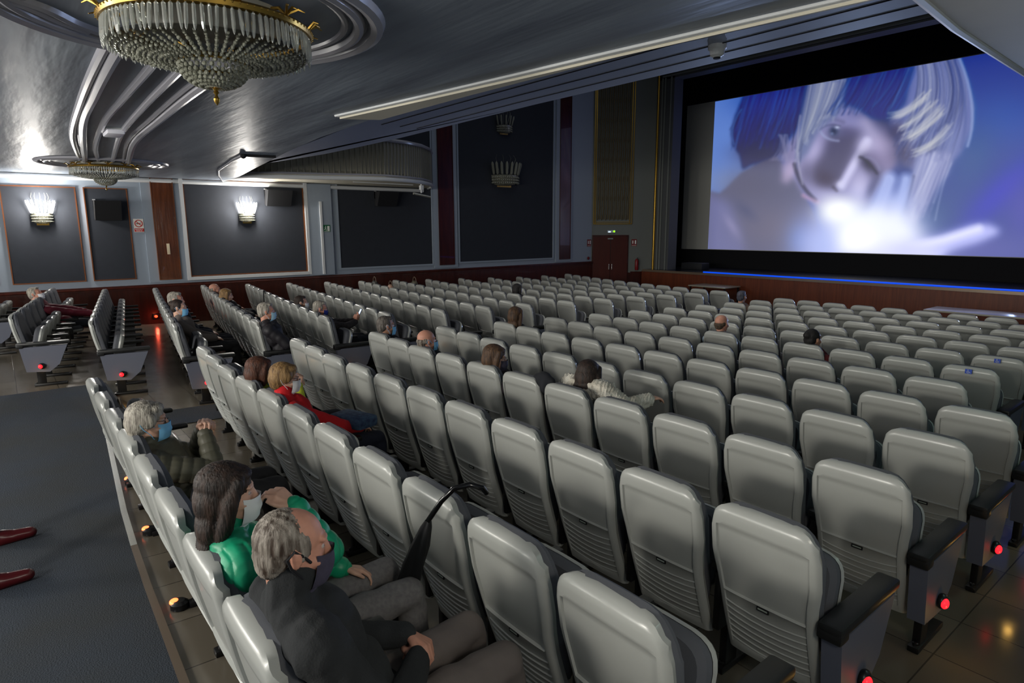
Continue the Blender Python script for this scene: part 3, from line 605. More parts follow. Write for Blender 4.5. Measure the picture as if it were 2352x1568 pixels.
# ---------------- wall lights
M_TUBEON = mat('lit_glass_tube', (255, 252, 245), .3, emit=(255, 250, 242), strength=26)
M_TUBEOFF = mat('unlit_glass_tube', (170, 172, 160), .15, trans=.4)
def sconce(label, y, zb, w_, h_, on, cat='wall light', tubes=9, chain=0):
    t = thing('crystal_wall_light', label, cat, (XL+.015, y, zb), 0, 'crystal wall lights')
    d = w_*.5
    P = [[(d*.8*math.cos(a)*r+.0, w_/2*math.sin(a)*r, z*h_) for a in np.linspace(-pi/2, pi/2, 14)] for r, z in ((.35, -.06), (.75, -.02), (.95, .10), (1.0, .26), (1.02, .29), (.9, .30))]
    mb = MB(); mb.grid(P); mb.add(P[0], [tuple(range(14))]); mb.add(P[-1], [tuple(range(14))]); mb.obj('crystal_basket', M_BEAD, t)
    mb = MB()
    for k, a in enumerate(np.linspace(-pi/2+.12, pi/2-.12, 22)):
        for z in (.03, .12, .21): mb.sphere((d*.82*math.cos(a), w_/2*1.0*math.sin(a), z*h_), w_*.03, 6, 4)
    tag(mb.obj('bead_rows', M_BEAD, t), kind='stuff')
    tm = MB(); r = w_*.042; tm.lathe([(r*.6, 0), (r, .04*h_), (r, .36*h_), (r*.7, .40*h_), (.002, .44*h_)], 8); me = tm.mesh('glass_tube', M_TUBEON if on else M_TUBEOFF)
    for k in range(tubes):
        a = -pi/2+.2+(pi-.4)*k/(tubes-1); o = bpy.data.objects.new('glass_tube', me); COL.objects.link(o); o.parent = t
        o.location = (d*.70*math.cos(a)+.02, w_/2*.95*math.sin(a), .31*h_); o.rotation_euler = (.28*math.sin(a)*-1, .15, 0)
    mb = MB()
    for k in range(5):
        a = -pi/2+pi*(k+.5)/5; mb.tube([(d*.3*math.cos(a), w_*.2*math.sin(a), .3*h_), (d*.7*math.cos(a), w_*.42*math.sin(a), .85*h_), (d*.5*math.cos(a), w_*.36*math.sin(a), .98*h_)], [.006, .004, .002], 5)
    mb.obj('glass_sprays', M_TUBEOFF, t)
    MB().box((-.012, -w_*.28, -.1*h_), (.012, w_*.28, .3*h_)).obj('back_plate', M_BRASS, t, smooth=False)
    if on:
        l = bpy.data.lights.new('wall_light_bulb', 'POINT'); l.energy = SCONCE_W; l.color = (1, .95, .88); l.shadow_soft_size = .10
        o = bpy.data.objects.new('wall_light_bulb', l); COL.objects.link(o); o.parent = t; o.location = (.30, 0, .62*h_)
    return t
SCONCE_W = 100
sconce('lit crystal wall light on the wide charcoal panel at far left', .84, 2.29, .38, .62, True)
sconce('lit crystal wall light on the white framed charcoal panel', 5.02, 2.33, .38, .62, True)
sconce('large unlit crystal wall light on the tall dark panel near the stage', 13.35, 3.55, 1.05, .95, False, tubes=9)
sconce('smaller unlit crystal wall light above the large one on the tall dark panel', 13.35, 5.2, .6, .7, False, tubes=6)
# ---------------- red wall foot lamps
t = thing('floor_lamp', 'small red glowing lamp on the wainscot by the left wall rows', 'lamp', (XL+.06, 2.75, .06), 0)
MB().box((0, -.06, 0), (.05, .06, .1), bev=.01).obj('lamp_housing', M_IRON, t); MB().sphere((.055, 0, .05), (.015, .035, .028), 10, 6).obj('lamp_lens', mat('red_step_lens', (255, 50, 30), .3, emit=(255, 50, 24), strength=6), t)
l = bpy.data.lights.new('red_step_glow', 'POINT'); l.energy = 1.6; l.color = (1, .12, .06); l.shadow_soft_size = .03
o = bpy.data.objects.new('red_step_glow', l); COL.objects.link(o); o.parent = t; o.location = (.14, 0, .06)
# ================================================================= cinema screen with its picture
PX0, PY0, PS = 1560, -80, 2.0; CW, CH = 780, 370
can = np.zeros((CH, CW, 3)); YY, XX = np.mgrid[0:CH, 0:CW]; XX = XX*PS+PX0; YY = YY*PS+PY0
def blur(a, s):
    s = s/PS
    if s < .3: return a
    k = int(3*s)+1; g = np.exp(-.5*(np.arange(-k, k+1)/s)**2); g /= g.sum()
    p = np.pad(a, ((k, k), (k, k)), mode='edge')
    p = np.apply_along_axis(lambda r: np.convolve(r, g, 'valid'), 1, p); return np.apply_along_axis(lambda r: np.convolve(r, g, 'valid'), 0, p)
def z4(pts): return [(1500+x/2.3756, y/2.3756) for x, y in pts]
def comp(m, c, a=1.):
    global can; c = np.array(c, float)/255; can = can*(1-m[..., None]*a) + c*m[..., None]*a
def polyf(pts, c, s=3, a=1., hard=False):
    pts = pts if hard else z4(pts); m = np.zeros((CH, CW), bool); j = len(pts)-1
    for i in range(len(pts)):
        (x1, y1), (x2, y2) = pts[i], pts[j]
        if y1 != y2: m ^= ((y1 > YY) != (y2 > YY)) & (XX < (x2-x1)*(YY-y1)/(y2-y1)+x1)
        j = i
    comp(blur(m.astype(float), s), c, a)
def blob(x, y, rx, ry, c, a=1., rot=0, p=1.):
    x, y = z4([(x, y)])[0]; rx /= 2.3756; ry /= 2.3756; ca, sa = math.cos(rot), math.sin(rot); u = (XX-x)*ca+(YY-y)*sa; v = -(XX-x)*sa+(YY-y)*ca
    comp(np.exp(-((u/rx)**2+(v/ry)**2)**p), c, a)
def stroke(pts, wd, c, a=1., soft=1.5):
    pts = z4(pts); x0, y0, x1, y1 = min(p[0] for p in pts)-wd*2-12, min(p[1] for p in pts)-wd*2-12, max(p[0] for p in pts)+wd*2+12, max(p[1] for p in pts)+wd*2+12
    i0, i1 = max(0, int((y0-PY0)/PS)), min(CH, int((y1-PY0)/PS)+1); j0, j1 = max(0, int((x0-PX0)/PS)), min(CW, int((x1-PX0)/PS)+1)
    if i1 <= i0 or j1 <= j0: return
    X, Y = XX[i0:i1, j0:j1], YY[i0:i1, j0:j1]; D = np.full(X.shape, 1e9)
    for (xa, ya), (xb, yb_) in zip(pts, pts[1:]):
        dx, dy = xb-xa, yb_-ya; t = np.clip(((X-xa)*dx+(Y-ya)*dy)/(dx*dx+dy*dy+1e-9), 0, 1); D = np.minimum(D, np.hypot(X-xa-t*dx, Y-ya-t*dy))
    m = np.clip((wd+soft-D)/(2*soft), 0, 1)*a
    can[i0:i1, j0:j1] = can[i0:i1, j0:j1]*(1-m[..., None])+np.array(c)/255*m[..., None]
def curve(a, b, c, m=10):
    return [tuple((1-t)**2*np.array(a)+2*t*(1-t)*np.array(b)+t*t*np.array(c)) for t in np.linspace(0, 1, m)]
# coordinates below are pixels of an enlarged image crop, mapped to image pixels
def z4(pts): return [(1516+x/2.732, 46+y/2.732) for x, y in pts]
R2 = random.Random(3); U = R2.uniform
fy = np.clip((YY-120)/480, 0, 1)[..., None]; can[:] = np.array((24, 66, 150))/255*(1-fy)+np.array((70, 80, 160))/255*fy
polyf([(300, -200), (700, -200), (600, 600), (560, 1600), (250, 1600)], (104, 138, 212), 3); blob(420, 1020, 130, 70, (130, 158, 218), .8)
blob(2180, 640, 260, 170, (10, 88, 176), .85); blob(1960, 860, 110, 200, (60, 92, 156), .8, rot=.4); blob(2140, 1080, 300, 80, (56, 62, 196), .9, rot=-.75); blob(2290, 1180, 120, 180, (84, 80, 184), .7); blob(1720, 1230, 130, 150, (62, 92, 152), .85, rot=.3); blob(2050, 1440, 330, 90, (92, 96, 176), .8)
polyf([(300, 1068), (375, 1088), (520, 950), (720, 840), (860, 1000), (960, 1200), (1100, 1700), (300, 1700)], (96, 97, 132), 3); blob(560, 1040, 180, 110, (92, 90, 118), .7)
polyf([(300, 1085), (440, 1150), (520, 1320), (560, 1700), (300, 1700)], (112, 114, 164), 10); blob(700, 1300, 190, 120, (112, 106, 132), .75); blob(450, 1290, 70, 24, (156, 150, 192), .55, rot=1.0); blob(880, 1380, 70, 90, (92, 120, 188), .75); blob(540, 1200, 70, 30, (70, 76, 120), .5, rot=.7)
# face
polyf([(860, 700), (1000, 580), (1130, 520), (1290, 520), (1410, 640), (1490, 790), (1490, 890), (1400, 1010), (1310, 1160), (1180, 1190), (1000, 1190), (900, 1090), (830, 980), (770, 960), (760, 800)], (148, 144, 190), 6)
blob(1190, 620, 80, 70, (140, 140, 192), .7); blob(1310, 640, 46, 120, (188, 182, 220), .8, rot=-.45); blob(960, 820, 60, 80, (184, 178, 220), .8, rot=.3); blob(1400, 780, 70, 80, (188, 176, 214), .7, rot=-.5); blob(1430, 880, 60, 60, (150, 136, 178), .6)
polyf([(1050, 735), (1150, 690), (1260, 700), (1230, 800), (1170, 930), (1120, 1050), (1010, 1060), (950, 1000), (960, 920), (1020, 840)], (78, 74, 110), 9, .92)
blob(1040, 1000, 70, 46, (66, 54, 84), .8, rot=.5); stroke(curve((1300, 760), (1230, 880), (1140, 1040)), 9, (208, 206, 242), .95, 6); blob(1290, 790, 46, 46, (208, 204, 236), .7); blob(1130, 1030, 26, 20, (214, 212, 240), .8)
stroke([(1085, 1048), (1108, 1072)], 3, (44, 34, 58), .8, 2.5); blob(1060, 1110, 90, 40, (176, 170, 208), .7, rot=.25); blob(1250, 1060, 60, 90, (202, 198, 234), .85, rot=.2); blob(1330, 1060, 26, 70, (74, 76, 124), .8, rot=.4); blob(1370, 990, 40, 60, (84, 84, 130), .6)
blob(1305, 905, 64, 34, (50, 46, 80), .95, rot=.85); blob(1345, 870, 60, 36, (120, 108, 150), .5, rot=.85); stroke(curve((1255, 860), (1300, 870), (1360, 960)), 3, (34, 32, 58), .7, 3); stroke(curve((1290, 860), (1350, 860), (1380, 940)), 2.5, (150, 150, 190), .5, 3)
blob(1390, 620, 90, 60, (58, 60, 108), .85, rot=.7); blob(1250, 590, 60, 30, (90, 92, 150), .5); blob(1160, 700, 70, 30, (88, 84, 128), .6)
blob(1090, 700, 40, 30, (104, 112, 152), .7); blob(1090, 697, 22, 24, (38, 48, 82), .95); blob(1112, 672, 13, 9, (206, 216, 244), .9); blob(1080, 712, 8, 7, (150, 170, 220), .6)
stroke(curve((1000, 690), (1050, 640), (1130, 665)), 2, (70, 72, 110), .6, 2); stroke(curve((1005, 695), (1030, 752), (1120, 758)), 2.2, (168, 178, 218), .7, 2.5); stroke(curve((1000, 650), (1060, 600), (1150, 640)), 4, (86, 84, 122), .4, 4)
polyf([(760, 1010), (790, 900), (850, 890), (850, 960), (800, 1030)], (186, 170, 206), 7, .85)
stroke(curve((845, 905), (870, 1040), (975, 1130)), 4.5, (58, 56, 90), .9, 3); blob(920, 960, 40, 60, (96, 92, 130), .6); stroke(curve((900, 1100), (950, 1130), (990, 1140)), 4, (196, 150, 184), .7, 4)
# left hair
polyf([(520, 480), (620, 300), (1050, 300), (960, 520), (880, 640), (800, 760), (790, 830), (700, 860), (590, 900), (516, 940), (500, 850), (450, 780), (446, 690), (470, 600)], (34, 46, 104), 3)
blob(720, 500, 220, 110, (26, 60, 156), .75); blob(620, 830, 130, 60, (58, 50, 86), .75)
for k in range(110):
    x = U(540, 930); stroke(curve((x, 400+U(-20, 40)), (x-40, 560), (x-70-U(0, 60), 640+U(0, 190))), U(.4, 1.8), R2.choice([(60, 92, 184), (22, 34, 92), (88, 112, 186), (32, 60, 140), (18, 26, 70)]), U(.15, .4), 1.3)
stroke(curve((510, 560), (430, 680), (465, 780)), 1.6, (84, 110, 178), .7, 1.5)
for k in range(16): stroke(curve((U(740, 800), 720), (U(740, 830), 800), (U(680, 800), 880)), U(.6, 2), (150, 148, 186), .3, 2)
# centre blond lock
polyf([(930, 400), (1200, 340), (1160, 520), (1110, 610), (1000, 690), (930, 830), (870, 900), (860, 760), (880, 620)], (116, 126, 172), 5)
for k in range(150):
    f = U(0, 1); x = 940+f*250; stroke(curve((x, 380+U(-20, 20)), (x-30-30*f, 560), (860+240*f**1.6+U(-20, 20), 930-330*f**.7+U(-60, 20))), U(.5, 2.2), R2.choice([(150, 158, 190), (178, 184, 202), (104, 116, 164), (196, 200, 208), (84, 96, 146), (70, 80, 130)]), U(.2, .5), 1.3)
stroke(curve((880, 600), (840, 800), (895, 1030)), 2.2, (168, 168, 196), .6, 2)
# fringe and the right-hand mass of hair
polyf([(1180, 340), (1640, 240), (1640, 420), (1540, 560), (1440, 630), (1330, 620), (1240, 560), (1150, 520)], (30, 56, 132), 5)
polyf([(1600, 240), (1850, 200), (1930, 370), (1975, 540), (1962, 680), (1890, 830), (1800, 930), (1640, 960), (1520, 910), (1490, 780), (1440, 640), (1540, 520)], (112, 122, 182), 5)
blob(1540, 830, 80, 90, (74, 68, 106), .85); blob(1480, 700, 60, 60, (62, 56, 96), .8)
for k in range(120):
    x = U(1200, 1620); stroke(curve((x, 280+U(-10, 50)), (x-50, 430), (x-180*U(.6, 1), 540+U(0, 60))), U(.4, 1.8), R2.choice([(60, 92, 178), (16, 32, 96), (112, 134, 196), (28, 48, 116)]), U(.15, .4), 1.2)
for k in range(320):
    f = U(0, 1); x0 = 1600+270*f; stroke(curve((x0, 240+U(-10, 30)), (x0+90*f+40, 520), (1480+330*f+U(-30, 30), 600+U(0, 290)+60*f)), U(.4, 2.), R2.choice([(96, 110, 178), (160, 168, 202), (190, 194, 212), (52, 66, 130), (136, 146, 198), (76, 80, 130), (44, 54, 108)]), U(.2, .45), 1.2)
for a, b, c, n_ in (((1440, 605), (1560, 590), (1680, 470), 26), ((1530, 740), (1650, 690), (1770, 560), 30), ((1590, 840), (1720, 790), (1810, 680), 30), ((1500, 680), (1600, 640), (1720, 520), 16)):
    for k in range(n_):
        o1, o2 = U(-26, 26), U(-30, 30); stroke(curve((a[0]+U(-20, 50), a[1]+o1), (b[0]+o2, b[1]+o1), (c[0]+o2, c[1]+o1*1.5)), U(.4, 1.8), (212, 212, 212), U(.12, .4), 1.5)
stroke(curve((1880, 240), (2010, 560), (1930, 790)), 3.2, (150, 166, 216), .8, 2.5); stroke(curve((1850, 260), (1960, 560), (1890, 800)), 3, (80, 96, 160), .6, 3); blob(1820, 760, 60, 110, (128, 140, 196), .6, rot=.3)
polyf([(1610, 850), (1830, 820), (1810, 960), (1720, 1080), (1650, 1210), (1600, 1290), (1520, 1250), (1550, 1080)], (142, 148, 198), 6)
for k in range(60):
    x = U(1560, 1790); stroke(curve((x+60, 820+U(0, 80)), (x, 1020), (x-90*U(.4, 1), 1130+U(0, 130))), U(.6, 3), R2.choice([(178, 182, 222), (200, 204, 232), (112, 122, 180)]), U(.15, .4), 2)
stroke(curve((1590, 980), (1570, 1080), (1530, 1200)), 3, (70, 78, 130), .7, 3)
# glowing hand
for pts, w_, c in (([(1438, 1000), (1400, 1100), (1350, 1220)], 17, (176, 190, 242)), ([(1542, 1000), (1520, 1100), (1480, 1240)], 13, (172, 188, 242))): stroke(pts, w_, c, .9, 9)
blob(1460, 1150, 90, 80, (178, 192, 244), .85)
polyf([(840, 1340), (960, 1200), (1100, 1130), (1300, 1170), (1500, 1190), (1600, 1280), (1640, 1400), (1760, 1700), (900, 1700)], (172, 184, 244), 34)
polyf([(1590, 1390), (1720, 1360), (1960, 1280), (2060, 1275), (2135, 1310), (2125, 1345), (2000, 1400), (1820, 1450), (1720, 1520), (1560, 1640)], (186, 190, 250), 8); stroke([(1560, 1430), (1780, 1380), (2000, 1310)], 9, (224, 226, 255), .9, 8)
blob(1120, 1200, 120, 80, (250, 252, 250), 1, p=1.4); blob(1290, 1330, 200, 140, (246, 249, 255), 1, p=1.6); blob(1450, 1340, 190, 140, (236, 240, 255), 1, p=1.4); blob(1240, 1400, 110, 90, (255, 255, 255), 1, p=1.6); blob(1420, 1480, 260, 70, (226, 228, 255), .95); blob(1560, 1460, 140, 70, (206, 208, 252), .9); blob(1010, 1400, 100, 90, (178, 192, 246), .6); blob(1180, 1500, 160, 36, (176, 184, 238), .7)
can = np.stack([blur(can[..., k], 1.2) for k in range(3)], -1)*.93+.07*can**2
can_l = .92*np.where(can <= .04045, can/12.92, ((can+.055)/1.055)**2.4)
can_l = np.clip(can_l-np.array((.030, .028, .024)), 0, 1); can_l *= 1+.16*np.clip(can_l.mean(-1, keepdims=True)*2-.6, 0, 1)
SX0, SX1, SZ0, SZ1, SY = -15.9, .15, 1.24, 6.86, 22.0; IX0, IX1, IZ0, IZ1 = -14.64, -1.11, 1.26, 6.84
xs = [SX0] + list(np.linspace(IX0-.001, IX0, 2)) + list(np.linspace(IX0+.02, -4.4, 520)) + list(np.linspace(-4.3, IX1, 30)) + [IX1+.001, SX1]
zs = [SZ0, IZ0-.001] + list(np.linspace(IZ0, IZ1, 260)) + [IZ1+.001, SZ1]
mb = MB(); mb.grid([[(x, SY, z) for x in xs] for z in zs], flip=False); me = mb.mesh('projection_screen', [], False)
XV = np.array([x for z in zs for x in xs]); ZV = np.array([z for z in zs for x in xs])
# camera projection baked in as constants: screen plane metres -> image pixel coordinates
q = -.05434038887*XV - .01270713447*ZV + 1; px = (.88375830958*XV - 15.41901691839*ZV + 2925.38478575)/q; py = (-28.71576665547*XV - 110.85034283727*ZV + 736.54527405)/q
u = np.clip((px-PX0)/PS, 0, CW-1.01); v = np.clip((py-PY0)/PS, 0, CH-1.01); i, j = v.astype(int), u.astype(int); fu, fv = (u-j)[:, None], (v-i)[:, None]
cc = can_l[i, j]*(1-fu)*(1-fv)+can_l[i, j+1]*fu*(1-fv)+can_l[i+1, j]*(1-fu)*fv+can_l[i+1, j+1]*fu*fv
ins = (XV >= IX0-1e-4) & (XV <= IX1+1e-4) & (ZV >= IZ0-1e-4) & (ZV <= IZ1+1e-4); cc[~ins] = 0
at = me.color_attributes.new('picture', 'FLOAT_COLOR', 'POINT'); at.data.foreach_set('color', np.concatenate([cc, np.ones((len(cc), 1))], 1).astype(np.float32).ravel())
m = mat('projection_screen_vinyl', (190, 190, 182), .8); nt = m.node_tree; a_ = nt.nodes.new('ShaderNodeVertexColor'); a_.layer_name = 'picture'
nt.links.new(a_.outputs['Color'], nt.nodes['Principled BSDF'].inputs['Emission Color']); nt.nodes['Principled BSDF'].inputs['Emission Strength'].default_value = 1.0
me.materials.append(m); t = thing('cinema_screen', 'wide cinema screen showing a blue toned close-up of a blond face and glowing hand', 'screen', (-7.87, SY, .56), 0)
s = bpy.data.objects.new('screen_surface', me); COL.objects.link(s); s.parent = t; s.location = (7.87, -SY, -.56)
mb = MB()
for a, b in (((SX0-.55, 0, -.02), (SX0, .05, 8.3)), ((SX1, 0, -.02), (SX1+.55, .05, 8.3)), ((SX0, 0, SZ1), (SX1, .05, 8.3)), ((SX0, 0, -.02+.0), (SX1, .05, SZ0))):
    mb.box((a[0]+7.87, -.03, max(a[2], .0) if a[2] < 1 else a[2]-.56), (b[0]+7.87, .03, b[2]-.56))
mb.obj('black_masking', M_BLACK, t, smooth=False)
# ================================================================= people
def V3(*a): return np.array(a, float)
def cap_mesh(mb, a, b, ra, rb, n=14, m=5):
    a, b = V3(*a), V3(*b); d = b-a; L = np.linalg.norm(d)
    if L < 1e-6: mb.sphere(tuple(a), max(ra, rb), n, 8); return
    d /= L; u = np.cross(d, (0, 0, 1) if abs(d[2]) < .9 else (1, 0, 0)); u /= np.linalg.norm(u); w_ = np.cross(d, u); P = []
    for c, r, t0, t1 in ((a, ra, -pi/2, 0), (b, rb, 0, pi/2)):
        for t in np.linspace(t0, t1, m):
            t = max(-1.5, min(1.5, t)); P.append([tuple(c + d*r*math.sin(t) + (u*math.cos(p)+w_*math.sin(p))*r*math.cos(t)) for p in [2*pi*k/n for k in range(n)]])
    mb.grid(P, wrap=True); mb.add(P[0], [tuple(range(n))[::-1]]); mb.add(P[-1], [tuple(range(n))])
def ell_mesh(mb, c, r, R=None, n=18, m=12):
    T = Matrix.Translation(Vector(c)) @ ((R.to_4x4() if R is not None else Matrix.Identity(4)))
    mb.sphere((0, 0, 0), tuple(r), n, m, T)
class Blob:
    """a union of tapered limbs and rounded masses, skinned into one continuous surface"""
    def __init__(s): s.mb = MB(); s.bones = []
    def cap(s, a, b, ra, rb): cap_mesh(s.mb, a, b, ra, rb); s.bones.append((V3(*a), V3(*b), ra, rb)); return s
    def chain(s, pts, rs):
        for p, q, a, b in zip(pts, pts[1:], rs, rs[1:]): s.cap(p, q, a, b)
        return s
    def ell(s, c, r, R=None): ell_mesh(s.mb, c, r, R); return s
    def build(s, name, m, parent, voxel=.008, smooth=4, fn=None):
        me = s.mb.mesh('tmp', m); bm = bmesh.new(); bm.from_mesh(me); bmesh.ops.recalc_face_normals(bm, faces=bm.faces); bm.to_mesh(me); bm.free()
        o = bpy.data.objects.new('tmp', me); COL.objects.link(o)
        md = o.modifiers.new('r', 'REMESH'); md.mode = 'VOXEL'; md.voxel_size = voxel; md.adaptivity = 0
        if smooth: sm = o.modifiers.new('s', 'SMOOTH'); sm.factor = .5; sm.iterations = smooth
        dg = bpy.context.evaluated_depsgraph_get(); dg.update(); me2 = bpy.data.meshes.new_from_object(o.evaluated_get(dg)); me2.name = name
        bpy.data.objects.remove(o); bpy.data.meshes.remove(me)
        if fn is not None:
            k = len(me2.vertices); co = np.empty(k*3, np.float32); me2.vertices.foreach_get('co', co); co = co.reshape(-1, 3).astype(float)
            nn = np.empty(k*3, np.float32); me2.vertices.foreach_get('normal', nn); nn = nn.reshape(-1, 3)
            co = co + nn*fn(co)[:, None]; me2.vertices.foreach_set('co', co.astype(np.float32).ravel()); me2.update()
        me2.materials.clear(); me2.materials.append(m); me2.polygons.foreach_set('use_smooth', [True]*len(me2.polygons))
        o = bpy.data.objects.new(name, me2); COL.objects.link(o)
        if parent is not None: o.parent = parent
        return o
def skin(name, rgb): return mat('skin_'+name, rgb, .5, noise=(35, .35), rgb2=tuple(int(v*.86) for v in rgb), bump=(300, .12, .001))
def hair_mat(name, rgb, rgb2, rough=.62): return mat('hair_'+name, rgb, rough, noise=(26, 1), rgb2=rgb2, bump=(70, .9, .006), stretch=(2.2, 2.2, .35))
def hand(B, wr, d, nrm, side, curl=(.5, .5, .5, .5), s=1., thumb=.6):
    """wr wrist, d finger direction, nrm palm normal; side +1 right hand, -1 left; five separate fingers"""
    wr, d, nrm = V3(*wr), V3(*d), V3(*nrm); d /= np.linalg.norm(d); nrm -= d*np.dot(nrm, d); nrm /= np.linalg.norm(nrm); l = np.cross(d, nrm)*side   # l points to the thumb side
    for k in range(4):
        off = l*(.030-.020*k)*s; kn = wr + d*(.088-.005*abs(k-1.2))*s + off; B.cap(wr+l*(.014-.010*k)*s+d*.01*s, kn, .015*s, .0115*s)
        ln = (.040, .045, .041, .032)[k]*s; p = kn; ang = 0
        for j, f in enumerate((1, .68, .5)):
            ang += curl[k]*(.9, 1.1, .8)[j]*1.0; q = p + (d*math.cos(ang)+nrm*math.sin(ang))*ln*f + l*(.003-.002*k)*s; B.cap(p, q, (.0098-.0012*j)*s, (.0092-.0014*j)*s); p = q
    t0 = wr+l*.020*s+d*.018*s; t1 = t0+(l*.75+d*.75+nrm*.25*thumb)*.036*s; t2 = t1+(l*.25+d*.9+nrm*.45*thumb)*.032*s; t3 = t2+(d*.8-l*.1+nrm*.7*thumb)*.024*s
    B.chain([t0, t1, t2, t3], [.015*s, .0125*s, .0105*s, .008*s])
def head_blob(B, C, R, s=1.):
    """C head centre (Vector), R rotation; face along local +y"""
    def P(x, y, z): v = C + R @ Vector((x*s, y*s, z*s)); return tuple(v)
    E = lambda x, y, z, a, b, c, rot=None: B.ell(P(x, y, z), (a*s, b*s, c*s), R if rot is None else R @ rot)
    E(0, -.012, .040, .077, .096, .083); E(0, .020, -.010, .066, .076, .094); E(0, .030, -.062, .054, .058, .046); E(0, .072, -.098, .024, .020, .018)
    B.cap(P(0, .086, .030), P(0, .112, -.022), .0095*s, .0135*s); B.cap(P(-.012, .100, -.028), P(.012, .100, -.028), .0105*s, .0105*s)
    for x in (-1, 1):
        B.cap(P(x*.012, .087, .040), P(x*.046, .076, .042), .0105*s, .009*s); E(x*.040, .060, -.022, .026, .026, .024)
        E(x*.078, -.006, .000, .007, .019, .031, Matrix.Rotation(-x*.35, 3, 'Z')); E(x*.083, -.013, .012, .006, .013, .018, Matrix.Rotation(-x*.5, 3, 'Z'))
    B.cap(P(-.020, .092, -.052), P(.020, .092, -.052), .0075*s, .0075*s); B.cap(P(-.017, .091, -.066), P(.017, .091, -.066), .008*s, .008*s)
    return P
def ridges(amp, freq):
    def f(co):
        a = np.arctan2(co[:, 0]-co[:, 0].mean(), co[:, 1]-co[:, 1].mean())
        return amp*(np.sin(a*freq+1.2*np.sin(co[:, 2]*14))*.6+np.sin(a*freq*2.3+1.8*np.sin(co[:, 2]*19+1))*.4)
    return f
def hair(C, R, s, style, m, parent, voxel, scale=1.):
    B = Blob()
    def P(x, y, z): return tuple(C + R @ Vector((x*s, y*s, z*s)))
    E = lambda x, y, z, a, b, c: B.ell(P(x, y, z), (a*s, b*s, c*s), R)
    if style == 'short':         # close cropped man's hair
        E(0, -.024, .048, .081, .094, .084); E(0, -.050, .000, .074, .062, .070); E(0, -.058, -.035, .056, .045, .045)
        for x in (-1, 1): E(x*.066, .002, .030, .016, .034, .045); B.cap(P(x*.073, .012, .02), P(x*.074, .020, -.012), .008*s, .005*s)
        E(0, .035, .102, .058, .042, .024)
    elif style == 'bald':        # fringe of hair only
        E(0, -.060, .000, .071, .052, .044); E(0, -.060, -.030, .058, .042, .040)
        for x in (-1, 1): E(x*.062, -.024, .012, .019, .044, .034)
    elif style == 'thin':        # receding, thin crown
        E(0, -.030, .040, .082, .088, .084); E(0, -.052, .0, .075, .060, .070); E(0, -.058, -.035, .058, .046, .045)
        for x in (-1, 1): E(x*.068, .004, .028, .014, .034, .045)
    elif style == 'bowl':        # short full hair over the ears
        E(0, -.018, .052, .092, .104, .086); E(0, -.048, .005, .087, .078, .085); E(0, -.055, -.045, .066, .056, .045); E(0, .042, .090, .070, .048, .032)
        for x in (-1, 1): E(x*.078, .004, .030, .020, .048, .052)
    elif style == 'bob':         # chin length
        E(0, -.016, .054, .093, .106, .086); E(0, -.045, -.01, .096, .080, .100); E(0, -.055, -.075, .086, .060, .060); E(0, .040, .088, .070, .050, .030)
        for x in (-1, 1): B.chain([P(x*.074, .030, .07), P(x*.088, .018, .0), P(x*.084, .018, -.09)], [.026*s, .029*s, .018*s])
    elif style == 'long':        # shoulder length falling behind
        E(0, -.016, .054, .091, .104, .086); E(0, -.045, -.01, .093, .078, .100); E(0, -.060, -.11, .092, .052, .090); E(0, -.066, -.19, .080, .040, .060); E(0, .040, .090, .066, .048, .028)
        for x in (-1, 1): B.chain([P(x*.070, .036, .075), P(x*.088, .010, .0), P(x*.086, -.006, -.10), P(x*.074, -.03, -.19)], [.024*s, .031*s, .030*s, .016*s])
    elif style == 'bun':
        E(0, -.022, .048, .082, .096, .085); E(0, -.05, .0, .074, .062, .070); E(0, -.10, .06, .042, .042, .042)
        for x in (-1, 1): E(x*.067, .002, .03, .015, .034, .045)
    return B.build('hair', m, parent, voxel, 2, ridges(.0022*s if voxel < .008 else .0015, 60))
def face_mask(C, R, s, m, parent, style='surgical', loops=None, covered=False):
    mb = MB(); rows = []; top, bot = -.010, -.112
    for i in range(13):
        f = i/12; z = top+(bot-top)*f; r = []
        for j in range(17):
            g = -1+2*j/16; bulge = math.sin(pi*min(1, f*1.02+.08))
            ye = .040; yc = .113+.016*bulge-(.028 if f > .9 else 0); 
            a = g*1.25; x = .070*math.sin(a)*(1-.16*f); y = ye*.5+(yc-ye*.5)*max(0., math.cos(a))**.6
            if i == 0: y += .008*(1-abs(g))**2
            if style == 'surgical': y += .0022*math.sin(f*pi*6)*(1-abs(g)**3)
            r.append(tuple(C + R @ Vector((x*s, (y-.01*abs(g)**4)*s, (z+.012*(1-abs(g))*(1-f)*1.5 + (.02*abs(g)**3*(f-.5)*-1.2))*s))))
        rows.append(r)
    mb.grid(rows); inner = [[tuple(Vector(p)-(R @ Vector((0, .003*s, 0)))) for p in r] for r in rows]; mb.grid(inner, flip=True)
    o = mb.obj('face_mask', m, parent)
    if covered: return o
    for x in (-1, 1):
        e = MB(); pt = lambda a, b, c: tuple(C + R @ Vector((a*s, b*s, c*s)))
        e.tube([pt(x*.067, .040, -.016), pt(x*.078, .012, .012), pt(x*.086, -.016, .030), pt(x*.088, -.034, .008), pt(x*.084, -.018, -.022), pt(x*.072, .02, -.060), pt(x*.060, .036, -.092)], .0022*s if loops is None else .0045*s, 6)
        e.obj('ear_loop', loops or m, o)
    return o
